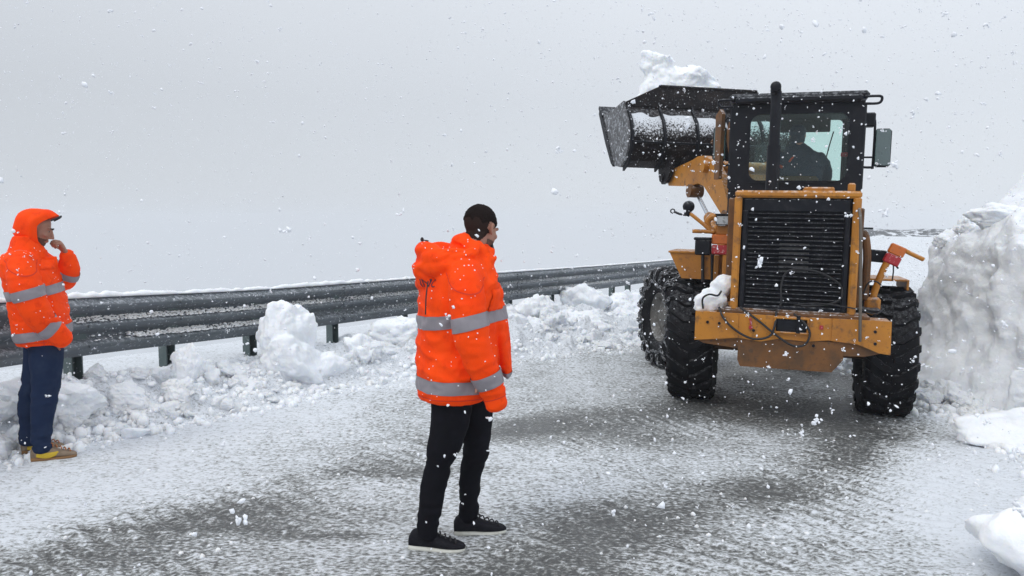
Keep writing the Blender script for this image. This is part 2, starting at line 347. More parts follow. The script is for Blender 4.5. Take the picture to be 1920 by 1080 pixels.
def terrain(x, y):
    """height and share of snow cover of the ground at x, y"""
    d, ry = rail_d(x, y); P = np.c_[x, y]
    rz = road_z(x, y); w = berm_w(ry); bh = base_h(ry)
    wob = 1 + .22 * vnoise(P * 1.7, 5) + .12 * vnoise(P * 5, 6)
    t = ss(1 - d / (w * wob)); inb = (d > -1.2) & (d < w * 1.3)
    h = rz + bh * t
    lump = np.clip(fbm(P * 3.2, 4, 11) + .15, 0, 1) * .30 + np.abs(fbm(P * 8, 3, 15)) * .08 + fbm(P * 17, 2, 16) * .028
    side = ss((d + .25) / .3) * ss((w * wob - d) / .35)
    h = h + lump * side * np.interp(ry, [5, 8, 12, 18], [.55, .7, 1.1, 1.0])
    h = h + .03 * fbm(P * 1.2, 3, 3) * ss(-d / .5)
    # beyond the rail the slope drops away
    f = np.clip(-1.15 - d, 0, None); h = h - np.minimum(f * .46, 118 + 0 * f) * ss(f / 1.2)
    # to the right and ahead the hillside climbs gently
    up = ss((y - 10.5) / 26) * ss((x - .30 * y + .3) / 7) * ss((d - 1) / 5)
    far = ss((np.hypot(x, y) - 52) / 40)
    h = h + up * (1.33 + .08 * fbm(P * .35, 3, 21)) * (1 - far * .9)
    h = h + up * .10 * np.clip(fbm(P * 1.1, 4, 31), 0, 1)
    rgt = ss((x - 4.3 - .25 * (y - 6) * (y > 6)) / 1.0) * (y > -4) * (y < 26); h = h + rgt * (.10 + .12 * np.clip(fbm(P * 2.6, 4, 41), -.2, 1))
    # road surface: cover, darker patches, ruts, tread marks
    road = ss((d - w * wob * .92) / .3) * (1 - ss((x - 4.4) / .6) * (y < 11))
    a, sa = line_d(x, y, LINE_A); b, sb = line_d(x, y, LINE_B)
    cov = .735 + .15 * fbm(P * 1.1, 3, 51) + .10 * fbm(P * 3.0, 3, 55)
    cov = cov + .25 * ss((-(x + .62 * (10 - y) * .0 + 1.2) - (5.2 - y) * .35) / 1.6)            # whiter to the left
    cov = cov + .38 * ss((x - 2.05 - .30 * (y - 4.2)) / .55) * (y < 7.3)                        # white strip on the right
    ga = np.exp(-(a / .34) ** 2); gb = np.exp(-(b / .33) ** 2)
    ma = .75 + .45 * fbm(np.c_[sa * .9, sa * 0], 2, 61); mb = .8 + .5 * fbm(np.c_[sb * .9, sb * 0], 2, 63)
    cov = cov - .43 * ga * ma - .47 * gb * mb
    for px_, py_, rx, ry_, am in ((-1.55, 4.3, .55, .30, .42), (-2.05, 3.72, .55, .24, .34), (.35, 6.2, .9, .42, .30), (.5, 4.25, .5, .3, .28), (1.75, 5.0, .5, .35, .25), (2.6, 7.2, 1.1, .75, .50),
                                 (3.0, 8.9, 1.2, 1.2, .34), (-.6, 5.1, .45, .2, .30), (3.3, 6.5, .5, .4, .30), (1.2, 6.1, .5, .5, .15), (-.95, 4.02, .35, .06, .4), (-1.9, 4.12, .5, .035, .5), (0.3, 3.3, 1.2, .5, .22), (-1.2, 3.3, .8, .3, .2)):
        cov = cov - am * np.exp(-((x - px_) / rx) ** 2 - ((y - py_) / ry_) ** 2)  # darkens the ground in patches, the two broadest beneath the loader
    cov = cov + .20 * np.exp(-((x + .95) / .45) ** 2 - ((y - 4.85) / .25) ** 2)
    # cross ribs pressed by the treads
    def ribs(dist, s, wd, per, seed):
        msk = ss((wd - dist) / .12) * ss((fbm(P * 1.6, 2, seed) + .25) / .3)
        return msk * np.sin(2 * PI * s / per + 1.2 * vnoise(P * 2.2, seed + 1) + 1.0 * vnoise(P * 7, seed + 2))
    rb = ribs(a, sa, .40, .125, 71) + ribs(b, sb, .40, .125, 75)
    offa, so = line_d(x, y, LINE_B + np.array([.75, -.15])); rb = rb + ribs(offa, so, .40, .13, 79)
    offc, sc_ = line_d(x, y, LINE_A + np.array([.55, -.35])); rb = rb + .9 * ribs(offc, sc_, .24, .12, 83)
    gen = np.sin(2 * PI * (y + .12 * x) / .11 + 2.2 * vnoise(P * 1.4, 87) + 1.2 * vnoise(P * 6, 88)) * ss(fbm(P * .8, 2, 89) / .3)
    cov = cov + .13 * rb + .06 * gen
    cov = np.clip(cov, .17, 1.15)
    rough = fbm(P * 16, 3, 91)
    h = h + road * (.007 * rb + .004 * gen + .010 * cov + .007 * rough * cov)
    cov = 1 - road * (1 - np.clip(cov, 0, 1.1)); cov = np.maximum(cov, ss((y - 13) / 8) * .9)
    ft = np.exp(-((x + 3.42) / .42) ** 4 - ((y - 5.42) / .36) ** 4); h = h * (1 - ft) + ft * (.012 + .006 * rough)
    return h, cov

def axis(lo, hi, step, far, growth=1.16):
    c = list(np.arange(lo, hi + 1e-6, step)); s = step
    while c[-1] < far: s = min(s * growth, 40); c.append(c[-1] + s)
    s = step
    while c[0] > -far: s = min(s * growth, 40); c.insert(0, c[0] - s)
    return np.array(c)
gx = axis(-5.2, 5.6, .024, 520); gy = axis(2.7, 13.5, .026, 520)
X, Y = np.meshgrid(gx, gy); H_, CV = terrain(X.ravel(), Y.ravel())
nx, ny = len(gx), len(gy)
ii = (np.arange(ny - 1)[:, None] * nx + np.arange(nx - 1)[None, :]).ravel()
quads = np.c_[ii, ii + 1, ii + nx + 1, ii + nx]
me = bpy.data.meshes.new('snowy_road_ground')
me.vertices.add(nx * ny); me.vertices.foreach_set('co', np.c_[X.ravel(), Y.ravel(), H_].ravel())
me.loops.add(len(quads) * 4); me.loops.foreach_set('vertex_index', quads.ravel().astype(np.int32))
me.polygons.add(len(quads)); me.polygons.foreach_set('loop_start', np.arange(0, len(quads) * 4, 4, dtype=np.int32))
me.update(); me.validate()
me.polygons.foreach_set('use_smooth', [True] * len(me.polygons))
at = me.attributes.new('snow_cover', 'FLOAT', 'POINT'); at.data.foreach_set('value', CV.astype(np.float32))
gm_ = bpy.data.materials.new('slush_and_snow'); gm_.use_nodes = True; t = gm_.node_tree; b = t.nodes['Principled BSDF']
def nd(k, **kw):
    n = t.nodes.new(k)
    for a_, v_ in kw.items(): n.inputs[a_.replace('_', ' ')].default_value = v_
    return n
tcg = nd('ShaderNodeTexCoord'); av = nd('ShaderNodeAttribute'); av.attribute_name = 'snow_cover'
mp = nd('ShaderNodeMapping'); mp.inputs['Scale'].default_value = (.8, 1.25, 1); t.links.new(tcg.outputs['Object'], mp.inputs[0])
n1 = nd('ShaderNodeTexNoise', Scale=40.0, Detail=5.0, Roughness=.68); t.links.new(mp.outputs[0], n1.inputs['Vector'])
n2 = nd('ShaderNodeTexNoise', Scale=5.0, Detail=4.0, Roughness=.6); t.links.new(tcg.outputs['Object'], n2.inputs['Vector'])
def mth(op, a_, b_):
    n = t.nodes.new('ShaderNodeMath'); n.operation = op
    for i_, v_ in enumerate((a_, b_)):
        if isinstance(v_, (int, float)): n.inputs[i_].default_value = v_
        else: t.links.new(v_, n.inputs[i_])
    return n.outputs[0]
k1 = mth('ADD', mth('MULTIPLY', av.outputs['Fac'], .62), mth('MULTIPLY', mth('SUBTRACT', n1.outputs['Fac'], .5), 1.85))
k1 = mth('ADD', k1, mth('MULTIPLY', mth('SUBTRACT', n2.outputs['Fac'], .5), .30))
cr = t.nodes.new('ShaderNodeValToRGB'); e = cr.color_ramp.elements
e[0].position = .06; e[0].color = (.095, .098, .098, 1); e[1].position = .66; e[1].color = (.79, .825, .87, 1)
for p_, c_ in ((.19, (.165, .168, .162)), (.30, (.33, .34, .335)), (.42, (.56, .585, .60)), (.54, (.72, .75, .785))): q = e.new(p_); q.color = (*c_, 1)
t.links.new(k1, cr.inputs[0]); t.links.new(cr.outputs[0], b.inputs['Base Color'])
rr = nd('ShaderNodeMapRange'); rr.inputs['From Min'].default_value = .1; rr.inputs['From Max'].default_value = .45; rr.inputs['To Min'].default_value = .33; rr.inputs['To Max'].default_value = .78
t.links.new(k1, rr.inputs['Value']); t.links.new(rr.outputs[0], b.inputs['Roughness']); b.inputs['Specular IOR Level'].default_value = .35
bp = nd('ShaderNodeBump', Strength=.75, Distance=.016); t.links.new(k1, bp.inputs['Height']); t.links.new(bp.outputs[0], b.inputs['Normal'])
me.materials.append(gm_)
ground = bpy.data.objects.new('snowy_ground', me); COL.objects.link(ground); tag(ground, kind='structure')

GRID_T = None
def gz(x, y):
    h, _ = terrain(np.array([float(x)]), np.array([float(y)])); return float(h[0])

# ---------------------------------------------------------------- broken blocks of snow
def ico(sub):
    bm = bmesh.new(); bmesh.ops.create_icosphere(bm, subdivisions=sub, radius=1); V = np.array([v.co[:] for v in bm.verts]); F = [tuple(v.index for v in f.verts) for f in bm.faces]; bm.free(); return V, F
ICO = {k: ico(k) for k in (1, 2, 3, 4, 5, 6)}
def clod_shape(seed, sub, planes=14, rough=.10, sq=(1, 1, 1), soft=26):
    g = np.random.default_rng(seed); D, F = ICO[sub]
    nrm = g.normal(size=(planes, 3)); nrm /= np.linalg.norm(nrm, axis=1)[:, None]; dd = g.uniform(.62, 1.0, planes)
    dots = D @ nrm.T; r = np.where(dots > .05, dd / np.maximum(dots, .05), 9.0); r = np.minimum(r, 9)
    rr_ = -np.log(np.exp(-soft * r).sum(1)) / soft; rr_ = np.clip(rr_, .3, 1.35)
    V = D * rr_[:, None]
    V = V * (1 + rough * fbm(V * 2.4 + seed, 5, seed % 97, .6))[:, None] + .35 * rough * np.c_[fbm(V * 6 + 3, 3, seed % 89), fbm(V * 6 + 9, 3, seed % 83), fbm(V * 6 + 5, 3, seed % 79)]
    return V * np.array(sq), F
CLODS = []
for k in range(16):
    V, F = clod_shape(100 + k, 5, 8 + k % 6, .26, (1, 1, 1), 20)
    V = V * (1 + .05 * np.abs(fbm(V * 9, 3, k)))[:, None]
    me_ = bpy.data.meshes.new('snow_clod'); me_.from_pydata(V.tolist(), [], F); me_.materials.append(SNOWD); me_.polygons.foreach_set('use_smooth', [True] * len(me_.polygons)); CLODS.append(me_)
def put_clod(x, y, z, s, name, label, group, cat='snow'):
    o = bpy.data.objects.new(name, random.choice(CLODS)); COL.objects.link(o)
    o.location = (x, y, z); o.scale = s; o.rotation_euler = (random.uniform(-.5, .5), random.uniform(-.5, .5), random.uniform(0, 6.28))
    return tag(o, label, cat, group)
def big_block(name, seed, loc, size, rotz, label, sub=5, rough=.13, planes=16, soft=22, tilt=(0, 0), cat='snow', m=SNOWD, group=None):
    V, F = clod_shape(seed, sub, planes, rough, size, soft); V = V * (1 + .045 * np.abs(fbm(V * 9 / max(size), 3, seed)) + .10 * fbm(V * 2.2 / max(size), 2, seed + 4))[:, None]; o = new_obj(name, V, F, m, None, 180, False)
    o.location = loc; o.rotation_euler = (*tilt, rotz); return tag(o, label, cat, group)

# clods ploughed up along the guardrail, biggest first
n_put = 0; tries = 0
while n_put < 210 and tries < 4000:
    tries += 1
    i = random.randint(50, len(RP) - 42)
    w = float(berm_w(RP[i, 1])); d_ = random.uniform(.12, 1.0) ** .8 * w * 1.02
    x = RP[i, 0] + RNm[i, 0] * d_ + random.uniform(-.2, .2); y = RP[i, 1] + RNm[i, 1] * d_ + random.uniform(-.2, .2)
    if y < 4.0 or y > 19 or (y < 6.4 and x > -3.1 + .0) or math.hypot(x + 3.3, y - 5.5) < .42 or (x > 1.3 and y < 9.6): continue
    s = random.uniform(.05, .125) * (1.15 if d_ < w * .6 else .7) * float(np.interp(y, [4, 8, 14, 19], [.85, 1, 1.55, 1.9]))
    z = gz(x, y)
    put_clod(x, y, z + s * random.uniform(-.15, .2), (s * random.uniform(.8, 1.5), s * random.uniform(.7, 1.2), s * random.uniform(.6, .95)), 'snow_clod',
             'broken lump of snow in the ploughed bank along the foot of the guardrail', 'snow lumps ploughed up along the guardrail')
    n_put += 1
pil = [clod_shape(31, 5, 15, .22, (.31, .28, .34), 18), clod_shape(33, 5, 12, .22, (.22, .21, .38), 18), clod_shape(37, 4, 12, .22, (.15, .14, .17), 18),
       clod_shape(39, 4, 12, .2, (.24, .22, .2), 18), clod_shape(35, 4, 12, .2, (.2, .2, .2), 18)]
pil = [(V + np.array(c), F) for (V, F), c in zip(pil, [(0, 0, .16), (.02, .02, .42), (.0, 0, .68), (.34, .05, .06), (-.22, -.05, .04)])]
pm = remesh(pil, .014, 3); V, Nn = me_np(pm); V = V + Nn * (.035 * fbm(V * 7, 4, 7) + .012 * np.abs(fbm(V * 22, 3, 8)))[:, None]; me_set(pm, V)
po = me_obj('snow_pile', pm, SNOWD, None); po.location = (-2.36, 8.0, .06); po.rotation_euler = (0, 0, .3); tag(po, 'tall rounded pile of snow heaped against the guardrail, the highest there', 'snow pile')
sb = big_block('snow_block', 51, (-3.0, 5.98, .03), (.10, .075, .055), .3, 'small white block of snow lying alone on the road beside the yellow shoe', 4)
for (sd_, x, y, sx, sy, sz, rz, tl) in ((61, -3.02, 7.1, .16, .12, .26, .2, (.1, .2)), (62, -3.62, 5.9, .30, .2, .16, .5, (0, .1)), (63, -1.35, 9.6, .34, .24, .22, .2, (.15, -.1)), (64, -.95, 9.7, .30, .22, .20, .9, (0, .2)), (67, -1.75, 8.8, .22, .2, .17, .4, (0, 0)),
                          (65, 1.35, 14.8, .42, .34, .36, .3, (.1, .1)), (66, .35, 12.4, .36, .30, .28, 1.2, (0, .2)), (68, -.2, 11.4, .36, .3, .27, 1.2, (0, .2)), (69, 2.2, 15.2, .5, .36, .4, 1.2, (0, .2)), (70, 1.2, 12.6, .34, .36, .26, 1.2, (0, .2))):
    big_block('snow_clod', sd_, (x, y, gz(x, y) + sz * .25), (sx, sy, sz), rz, 'large broken lump of snow in the bank in front of the guardrail', 5, .28, 9, 18, tl, group='large snow lumps in the guardrail bank')
# crumbs too small to pick apart
def crumbs(name, spots, label, m=SNOWD):
    V0, F0 = ICO[2]; mb = MB()
    for x, y, z, s in spots:
        V = V0 * (1 + RNG.uniform(-.22, .22, (len(V0), 1))) * s * RNG.uniform(.6, 1.3, 3); mb.add(V + np.array([x, y, z]), F0)
    o = mb.build(name, m, None, 180); tag(o, label, 'snow', kind='stuff'); return o
cs = []; cx = []
for _ in range(4200):
    i = random.randint(45, len(RP) - 45); w = float(berm_w(RP[i, 1])); d_ = random.uniform(.1, 1.25) * w
    cx.append((RP[i, 0] + RNm[i, 0] * d_ + random.uniform(-.15, .15), RP[i, 1] + RNm[i, 1] * d_ + random.uniform(-.15, .15), random.random() ** 4 * .04 + .008))
for _ in range(1300):
    t_ = random.random(); yy = 4.5 + 6 * t_; cx.append((4.55 + .12 * (yy - 7) + random.gauss(-.25, .22), yy, random.random() ** 2 * .05 + .012))
for _ in range(500): cx.append((random.uniform(-3, 4.2), random.uniform(2.9, 9), random.uniform(.005, .013)))
cx = np.array(cx); hz_, _c = terrain(cx[:, 0], cx[:, 1])
crumbs('snow_crumbs', [(a_, b_, h_ + s_ * .2, s_) for (a_, b_, s_), h_ in zip(cx, hz_)], 'small crumbs of snow scattered over the banks and the road')

# ---------------------------------------------------------------- the cut snow wall on the right
foot = np.array([(5.0, 9.55), (4.86, 9.1), (4.80, 8.4), (4.82, 7.7), (4.92, 7.0), (5.12, 6.2), (5.3, 5.2), (5.45, 4.2), (5.6, 3.0), (5.9, 1.0), (6.4, -2), (12, -3), (16, 4), (15, 13), (10, 14.5), (7.4, 12.6), (6.0, 10.8), (5.3, 9.95)])
fp = catmull(np.vstack([foot, foot[:1]]), 30)[:-1]
seg = np.linalg.norm(np.diff(np.vstack([fp, fp[:1]]), axis=0), axis=1); cum = np.r_[0, np.cumsum(seg)]
dens = np.where((fp[:, 0] < 7.5) & (fp[:, 1] > 3), .03, .12)
u = [0.0]
while u[-1] < cum[-1] - .02:
    k = min(np.searchsorted(cum, u[-1], 'right') - 1, len(fp) - 1); u.append(u[-1] + dens[k])
u = np.array(u[:-1]); fpx = np.interp(u, cum, np.r_[fp[:, 0], fp[0, 0]]); fpy = np.interp(u, cum, np.r_[fp[:, 1], fp[0, 1]])
ctr = np.array([10.0, 7.5]); rows = []
prof = [(0.0, -.35)] + [(.010 + .015 * (k / 56) ** 2, -.35 + 1.75 * k / 56) for k in range(1, 57)]
prof += [(.025 + .10 * (k / 30) ** 1.5, 1.40 + .37 * math.sin(k / 30 * PI / 2)) for k in range(1, 31)]
prof += [(.125 + (1 - .13) * (k / 60) ** 1.4, 1.77 + .55 * ss(np.array([(k - 2) / 16.0]))[0] + .2 * k / 60) for k in range(1, 60)]
WV = []
for t_, z in prof:
    WV.append(np.c_[fpx + (ctr[0] - fpx) * t_, fpy + (ctr[1] - fpy) * t_, np.full(len(u), z)])
WV = np.vstack(WV); nu = len(u); P = WV.copy()
inw = np.c_[ctr[0] - P[:, 0], ctr[1] - P[:, 1]]; inw /= np.linalg.norm(inw, axis=1)[:, None] + 1e-6
vert = 1 - ss((P[:, 2] - .9) / 1.0)
def facets(P, sc, seed):
    q = P * sc; q = q + .35 * np.c_[fbm(q * .7, 2, seed), fbm(q * .7, 2, seed + 1), fbm(q * .7, 2, seed + 2)]
    return vnoise(q, seed + 5)
n1_ = fbm(P * np.array([.9, .9, 1.3]), 3, 301); n2_ = facets(P * np.array([1, 1, 1.2]) @ np.array([[.9, 0, .35], [0, 1, 0], [-.35, 0, .9]]), 3.0, 311); n3_ = fbm(P * 9, 4, 321); ridge = 1 - np.abs(fbm(P * np.array([1.8, 1.8, 2.6]) + 3, 3, 331)) * 2
disp = .15 * n1_ + .05 * np.round(n2_ * 2.2) / 2.2 * .7 + .045 * n2_ + .034 * n3_ + .013 * fbm(P * 24, 3, 341) - .045 * ridge
lo = ss((.75 - P[:, 2]) / .9); disp = disp * (1 - .3 * lo)
WV[:, :2] -= inw * (disp * (.35 + .65 * vert) + .34 * lo ** 2 - .02)[:, None]
WV[:, 2] += (1 - vert) * (.22 * n1_ + .10 * n2_ + .05 * n3_) + .03 * n3_
far_fac = ss((P[:, 1] - 9.6) / 2.0); 
WF = []; nr = len(prof)
for i in range(nr - 1):
    for j in range(nu): WF.append((i * nu + j, i * nu + (j + 1) % nu, (i + 1) * nu + (j + 1) % nu, (i + 1) * nu + j))
WF.append(tuple(range((nr - 1) * nu, nr * nu)))
sw = new_obj('snow_wall', WV, WF, SNOWD, None, 180); tag(sw, kind='structure')
tops = [(71, 5.42, 8.4, 1.78, .30, .20, .12), (72, 5.66, 7.9, 1.84, .30, .22, .13), (73, 5.28, 8.95, 1.66, .15, .13, .10), (74, 5.95, 8.2, 1.98, .22, .2, .14), (75, 5.16, 9.15, 1.52, .12, .1, .09), (76, 5.42, 7.5, 1.78, .18, .18, .12)]
for sd_, x, y, z, sx, sy, sz in tops: big_block('snow_clod', sd_, (x, y, z), (sx, sy, sz), sd_ * .7, 'lump of snow lying on the brow of the tall cut snow wall', 5, .24, 9, group='snow lumps on top of the snow wall')
for k in range(90):
    yy = random.uniform(4.8, 9.8); x = 4.62 + (.10 if yy < 7 else .02) * (yy - 7) + abs(random.gauss(0, .16)) * random.choice((-1, -.4, 1)) - .08; s = random.uniform(.05, .15)
    put_clod(x, yy, gz(x, yy) + s * .3, (s * 1.2, s, s * .75), 'snow_clod', 'broken lump of snow at the foot of the tall snow wall', 'snow lumps at the foot of the snow wall')
for k in range(16):
    x = random.uniform(4.3, 9); y = random.uniform(11, 17); s = random.uniform(.15, .4)
    if x < .3 * y: continue
    put_clod(x, y, gz(x, y) + s * .1, (s * 1.3, s, s * .6), 'snow_clod', 'lump of snow on the climbing snowfield behind the loader', 'snow lumps behind the loader')
big_block('snow_block', 81, (4.85, 6.95, .12), (.30, .22, .24), .2, 'pale upright block of snow at the foot of the snow wall', 5, .08, 8, 40)
big_block('snow_slab', 84, (4.74, 6.15, .02), (.74, .42, .30), -.12, 'thick flat slab of snow lying on the road at the right edge', 6, .10, 18, 30, (0, -.03), m=SNOW)
md = [clod_shape(91, 5, 16, .14, (.55, .48, .34), 16), clod_shape(92, 5, 14, .14, (.34, .3, .2), 16), clod_shape(93, 5, 14, .14, (.4, .4, .3), 16)]
md = [(V + np.array(c), F) for (V, F), c in zip(md, [(0, 0, .12), (-.38, -.12, .02), (.45, .25, .15)])]
pm = remesh(md, .013, 3); V, Nn = me_np(pm); V = V + Nn * (.03 * fbm(V * 6, 4, 17) + .008 * np.abs(fbm(V * 24, 3, 18)))[:, None]; me_set(pm, V)
po = me_obj('snow_mound', pm, SNOW, None); po.location = (3.04, 3.78, .03); tag(po, 'soft mound of snow in the lower right corner beside the road', 'snow mound')

# far rocky ridge on the right
V = []; F = []; nn = 160
for j in range(7):
    for i in range(nn):
        x = 34 + 40 * i / (nn - 1); z = (1.66 + .22 * float(fbm(np.array([[x * .22, 0, 0]]), 4, 400)[0])) * math.sin(PI * (j + .0) / 6 * .5 + .0) - 1.2 * (j == 0)
        V.append((x, 84 + j * 1.2 + .5 * math.sin(x), z + .12 * float(fbm(np.array([[x * 1.3, j, 0]]), 3, 401)[0])))
for j in range(6):
    for i in range(nn - 1): F.append((j * nn + i, j * nn + i + 1, (j + 1) * nn + i + 1, (j + 1) * nn + i))
tag(new_obj('rocky_ridge', V, F, ROCK, None, 60), kind='structure')

# ---------------------------------------------------------------- guardrail
gr = empty('guardrail', (-3.62, 6.5, 0), (0, 0, 0), 'grey triple wave steel guardrail curving along the left edge of the road', 'guardrail')
gr_inv = np.array([-3.62, 6.5, 0])
arc = np.r_[0, np.cumsum(np.linalg.norm(np.diff(RP[:, :2], axis=0), axis=1))]
def rail_at(s):
    p = np.array([np.interp(s, arc, RP[:, k]) for k in range(3)]); n = np.array([np.interp(s, arc, RNm[:, 0]), np.interp(s, arc, RNm[:, 1]), 0]); n /= np.linalg.norm(n); return p, n
prof_r = []
for k in range(3):
    z0 = -.005 - k * .166
    prof_r += [(.012, z0), (.016, z0 - .022), (.080, z0 - .062), (.088, z0 - .078), (.086, z0 - .092), (.078, z0 - .104), (.018, z0 - .142), (.012, z0 - .158)]
prof_r.append((.010, -.505))
prof_r = np.array(prof_r)
def beam(s0, s1, lift):
    ns = max(2, int((s1 - s0) / .22)); V = []; F = []
    th = .004; pr = np.vstack([prof_r + [lift, 0], (prof_r + [lift - th, 0])[::-1]]); m = len(pr)
    for i in range(ns + 1):
        p, n = rail_at(s0 + (s1 - s0) * i / ns)
        for a_, z in pr: V.append(p + n * a_ + np.array([0, 0, z]) - gr_inv)
    for i in range(ns):
        for j in range(m): F.append((i * m + j, i * m + (j + 1) % m, (i + 1) * m + (j + 1) % m, (i + 1) * m + j))
    F.append(tuple(range(m))); F.append(tuple(range(ns * m, ns * m + m)))
    return V, F
post_y = [2.4, 3.4, 4.4, 5.4, 6.42, 7.35, 8.33, 9.45, 10.65, 12.0, 13.5, 14.75, 15.75, 17.0, 17.75, 19.0, 20.3, 21.7, 23.2, 25, 27, 29]
post_s = [float(np.interp(y, RP[:, 1], arc)) for y in post_y]
joints = [float(np.interp(y, RP[:, 1], arc)) for y in (-5.5, 1.3, 5.4, 9.45, 13.5, 17.75, 21.7, 25.5, 29.5)]
for k in range(len(joints) - 1):
    V, F = beam(joints[k], joints[k + 1] + (.28 if k < len(joints) - 2 else 0), .004 * (k % 2)); new_obj('rail_beam', V, F, STEEL, gr, 40)
for y_, s_ in zip(post_y, post_s):
    p, n = rail_at(s_); tdir = np.array([-n[1], n[0], 0]); z0 = -.25; top = p[2] - .03
    def pt(a, b_, z): return p + n * a + tdir * b_ + np.array([0, 0, z]) - np.array([0, 0, p[2]]) - gr_inv
    # C section open along the road
    sec = [(-.03, -.055), (-.13, -.055), (-.13, .055), (-.03, .055), (-.03, .045), (-.122, .045), (-.122, -.045), (-.03, -.045)]
    V = [pt(a, b_, z) for z in (z0, top) for a, b_ in sec]; F = [tuple(range(8)), tuple(range(8, 16))] + [(i, (i + 1) % 8, 8 + (i + 1) % 8, 8 + i) for i in range(8)]
    new_obj('post', V, F, POSTM, gr, 30)
    mb = MB(); c = (pt(-.005, 0, p[2] - .25)); Rm = np.array([n, tdir, [0, 0, 1]]).T
    mb.box(c, (.045, .12, .36), .004, Rm); mb.build('spacer', POSTM, gr)
    for zz in (-.085, -.25, -.42):
        q = pt(.075 if abs(zz + .25) > .2 else .085, .03, p[2] + zz); mb = MB(); mb.cyl(q, q + n * .022, .014, 8); mb.build('bolt', STEEL, gr)
# splice bolts
for k in range(1, len(joints) - 1):
    for b_ in (.06, .2):
        for zz in (-.05, -.115, -.215, -.28, -.38, -.45):
            p, n = rail_at(joints[k] + b_); q = p + n * .06 + np.array([0, 0, zz]) - gr_inv; mb = MB(); mb.cyl(q, q + n * .03, .011, 6); mb.build('bolt', STEEL, gr)

# snow lying on top of the rail and on its ledges
V = []; F = []; S_ = np.arange(joints[0], joints[-1], .035); m = 9
for i, s_ in enumerate(S_):
    p, n = rail_at(s_); q = np.array([[s_ * 1.6, 0, 0]]); hh = .022 + .016 * float(fbm(q, 3, 500)[0]) + .02 * float(fbm(q * 8, 3, 501)[0])
    hh = max(.004, hh) * float(np.interp(p[1], [6, 9, 11, 14], [1.25, 1.1, .75, .5])); wd = .032 + .012 * float(fbm(q * 3, 3, 502)[0])
    for j in range(m):
        a = PI * j / (m - 1); jit = .006 * float(vnoise(np.array([[s_ * 22, j, 3.]]), 503)[0]); V.append(p + n * (.0 + math.cos(a) * (wd + jit)) + np.array([0, 0, -.012 + math.sin(a) ** .7 * (hh + jit + .01)]))
for i in range(len(S_) - 1):
    for j in range(m): F.append((i * m + j, i * m + (j + 1) % m, (i + 1) * m + (j + 1) % m, (i + 1) * m + j))
tag(new_obj('snow_on_rail', V, F, SNOW, None, 180), 'line of fresh snow lying along the top edge of the guardrail', 'snow', kind='stuff')
mbl = MB(); V0, F0 = ICO[1]
for s_, ln, k, am in [(float(np.interp(y, RP[:, 1], arc)), l, k, a) for y, l, k, a in ((7.05, 1.6, 1, 1), (8.3, 1.5, 1, 1), (9.0, .7, 1, .7), (7.35, 1.1, 2, 1.3), (8.25, .8, 2, 1.1), (6.2, .9, 1, .5), (10.2, 2.2, 1, .6), (12, 3.5, 1, .55), (15, 4, 1, .6), (11.5, 3, 2, .5), (5, .8, 1, .7), (16, 6, 2, .7))]:
    for _ in range(int(ln * 420)):
        u_ = random.gauss(0, .38) * ln; p, n = rail_at(s_ + u_ * .8); sz = random.uniform(.003, .009) * am; z = -.166 * k - .022 + random.uniform(-.028, .012); a_ = .03 + (-.0 + (-.022 - (z + .166 * k)) * 1.4) + .012
        mbl.add(V0 * RNG.uniform(.6, 1.6, 3) * np.array([1.4, 1.4, .7]) * sz + (p + n * max(.02, a_) + np.array([0, 0, z + sz * .4])), F0)
tag(mbl.build('snow_on_ledges', SNOW, None, 60), 'patches of snow caught on the ledges of the guardrail beam', 'snow', kind='stuff')
# ================================================================ the wheel loader
LROT = (0, R(1.3), R(-18.4)); LLOC = (2.723, 7.614, -.105)
ld = empty('wheel_loader', LLOC, (0, 0, 0), 'orange wheel loader seen from behind, black cab, bucket of snow raised to the left', 'wheel loader')
ld.rotation_euler = Matrix.Rotation(LROT[2], 4, 'Z').to_euler(); ld.matrix_world = Matrix.Translation(LLOC) @ Matrix.Rotation(LROT[2], 4, 'Z') @ Matrix.Rotation(LROT[1], 4, 'Y')
LM = Matrix.Translation(LLOC) @ Matrix.Rotation(LROT[2], 4, 'Z') @ Matrix.Rotation(LROT[1], 4, 'Y')
AA = R(29)
FM = np.array((Matrix.Translation((0, 1.15, 0)) @ Matrix.Rotation(AA, 4, 'Z')))      # front frame, steered to the left
def pb(name, m, fill, M=None, parent=None, smooth=35):
    mb = MB(M); fill(mb); return mb.build(name, m, parent or ld, smooth)
def box(name, m, c, d, b=.008, M=None, parent=None, rot=None): return pb(name, m, lambda q: q.box(c, d, b, rot), M, parent)
def cyl(name, m, p0, p1, r, n=16, M=None, parent=None, r1=None): return pb(name, m, lambda q: q.cyl(p0, p1, r, n, r1), M, parent)
def tube(name, m, path, r, n=8, sub=4, M=None, parent=None): return pb(name, m, lambda q: q.tube(path, r, n, sub), M, parent, 60)
def prism(name, m, poly, d0, d1, plane='xz', M=None, parent=None): return pb(name, m, lambda q: q.prism(poly, d0, d1, plane), M, parent, 30)
def rotx(a): c, s = math.cos(a), math.sin(a); return np.array([[1, 0, 0], [0, c, -s], [0, s, c]])
def roty(a): c, s = math.cos(a), math.sin(a); return np.array([[c, 0, s], [0, 1, 0], [-s, 0, c]])
def rotz(a): c, s = math.cos(a), math.sin(a); return np.array([[c, -s, 0], [s, c, 0], [0, 0, 1]])

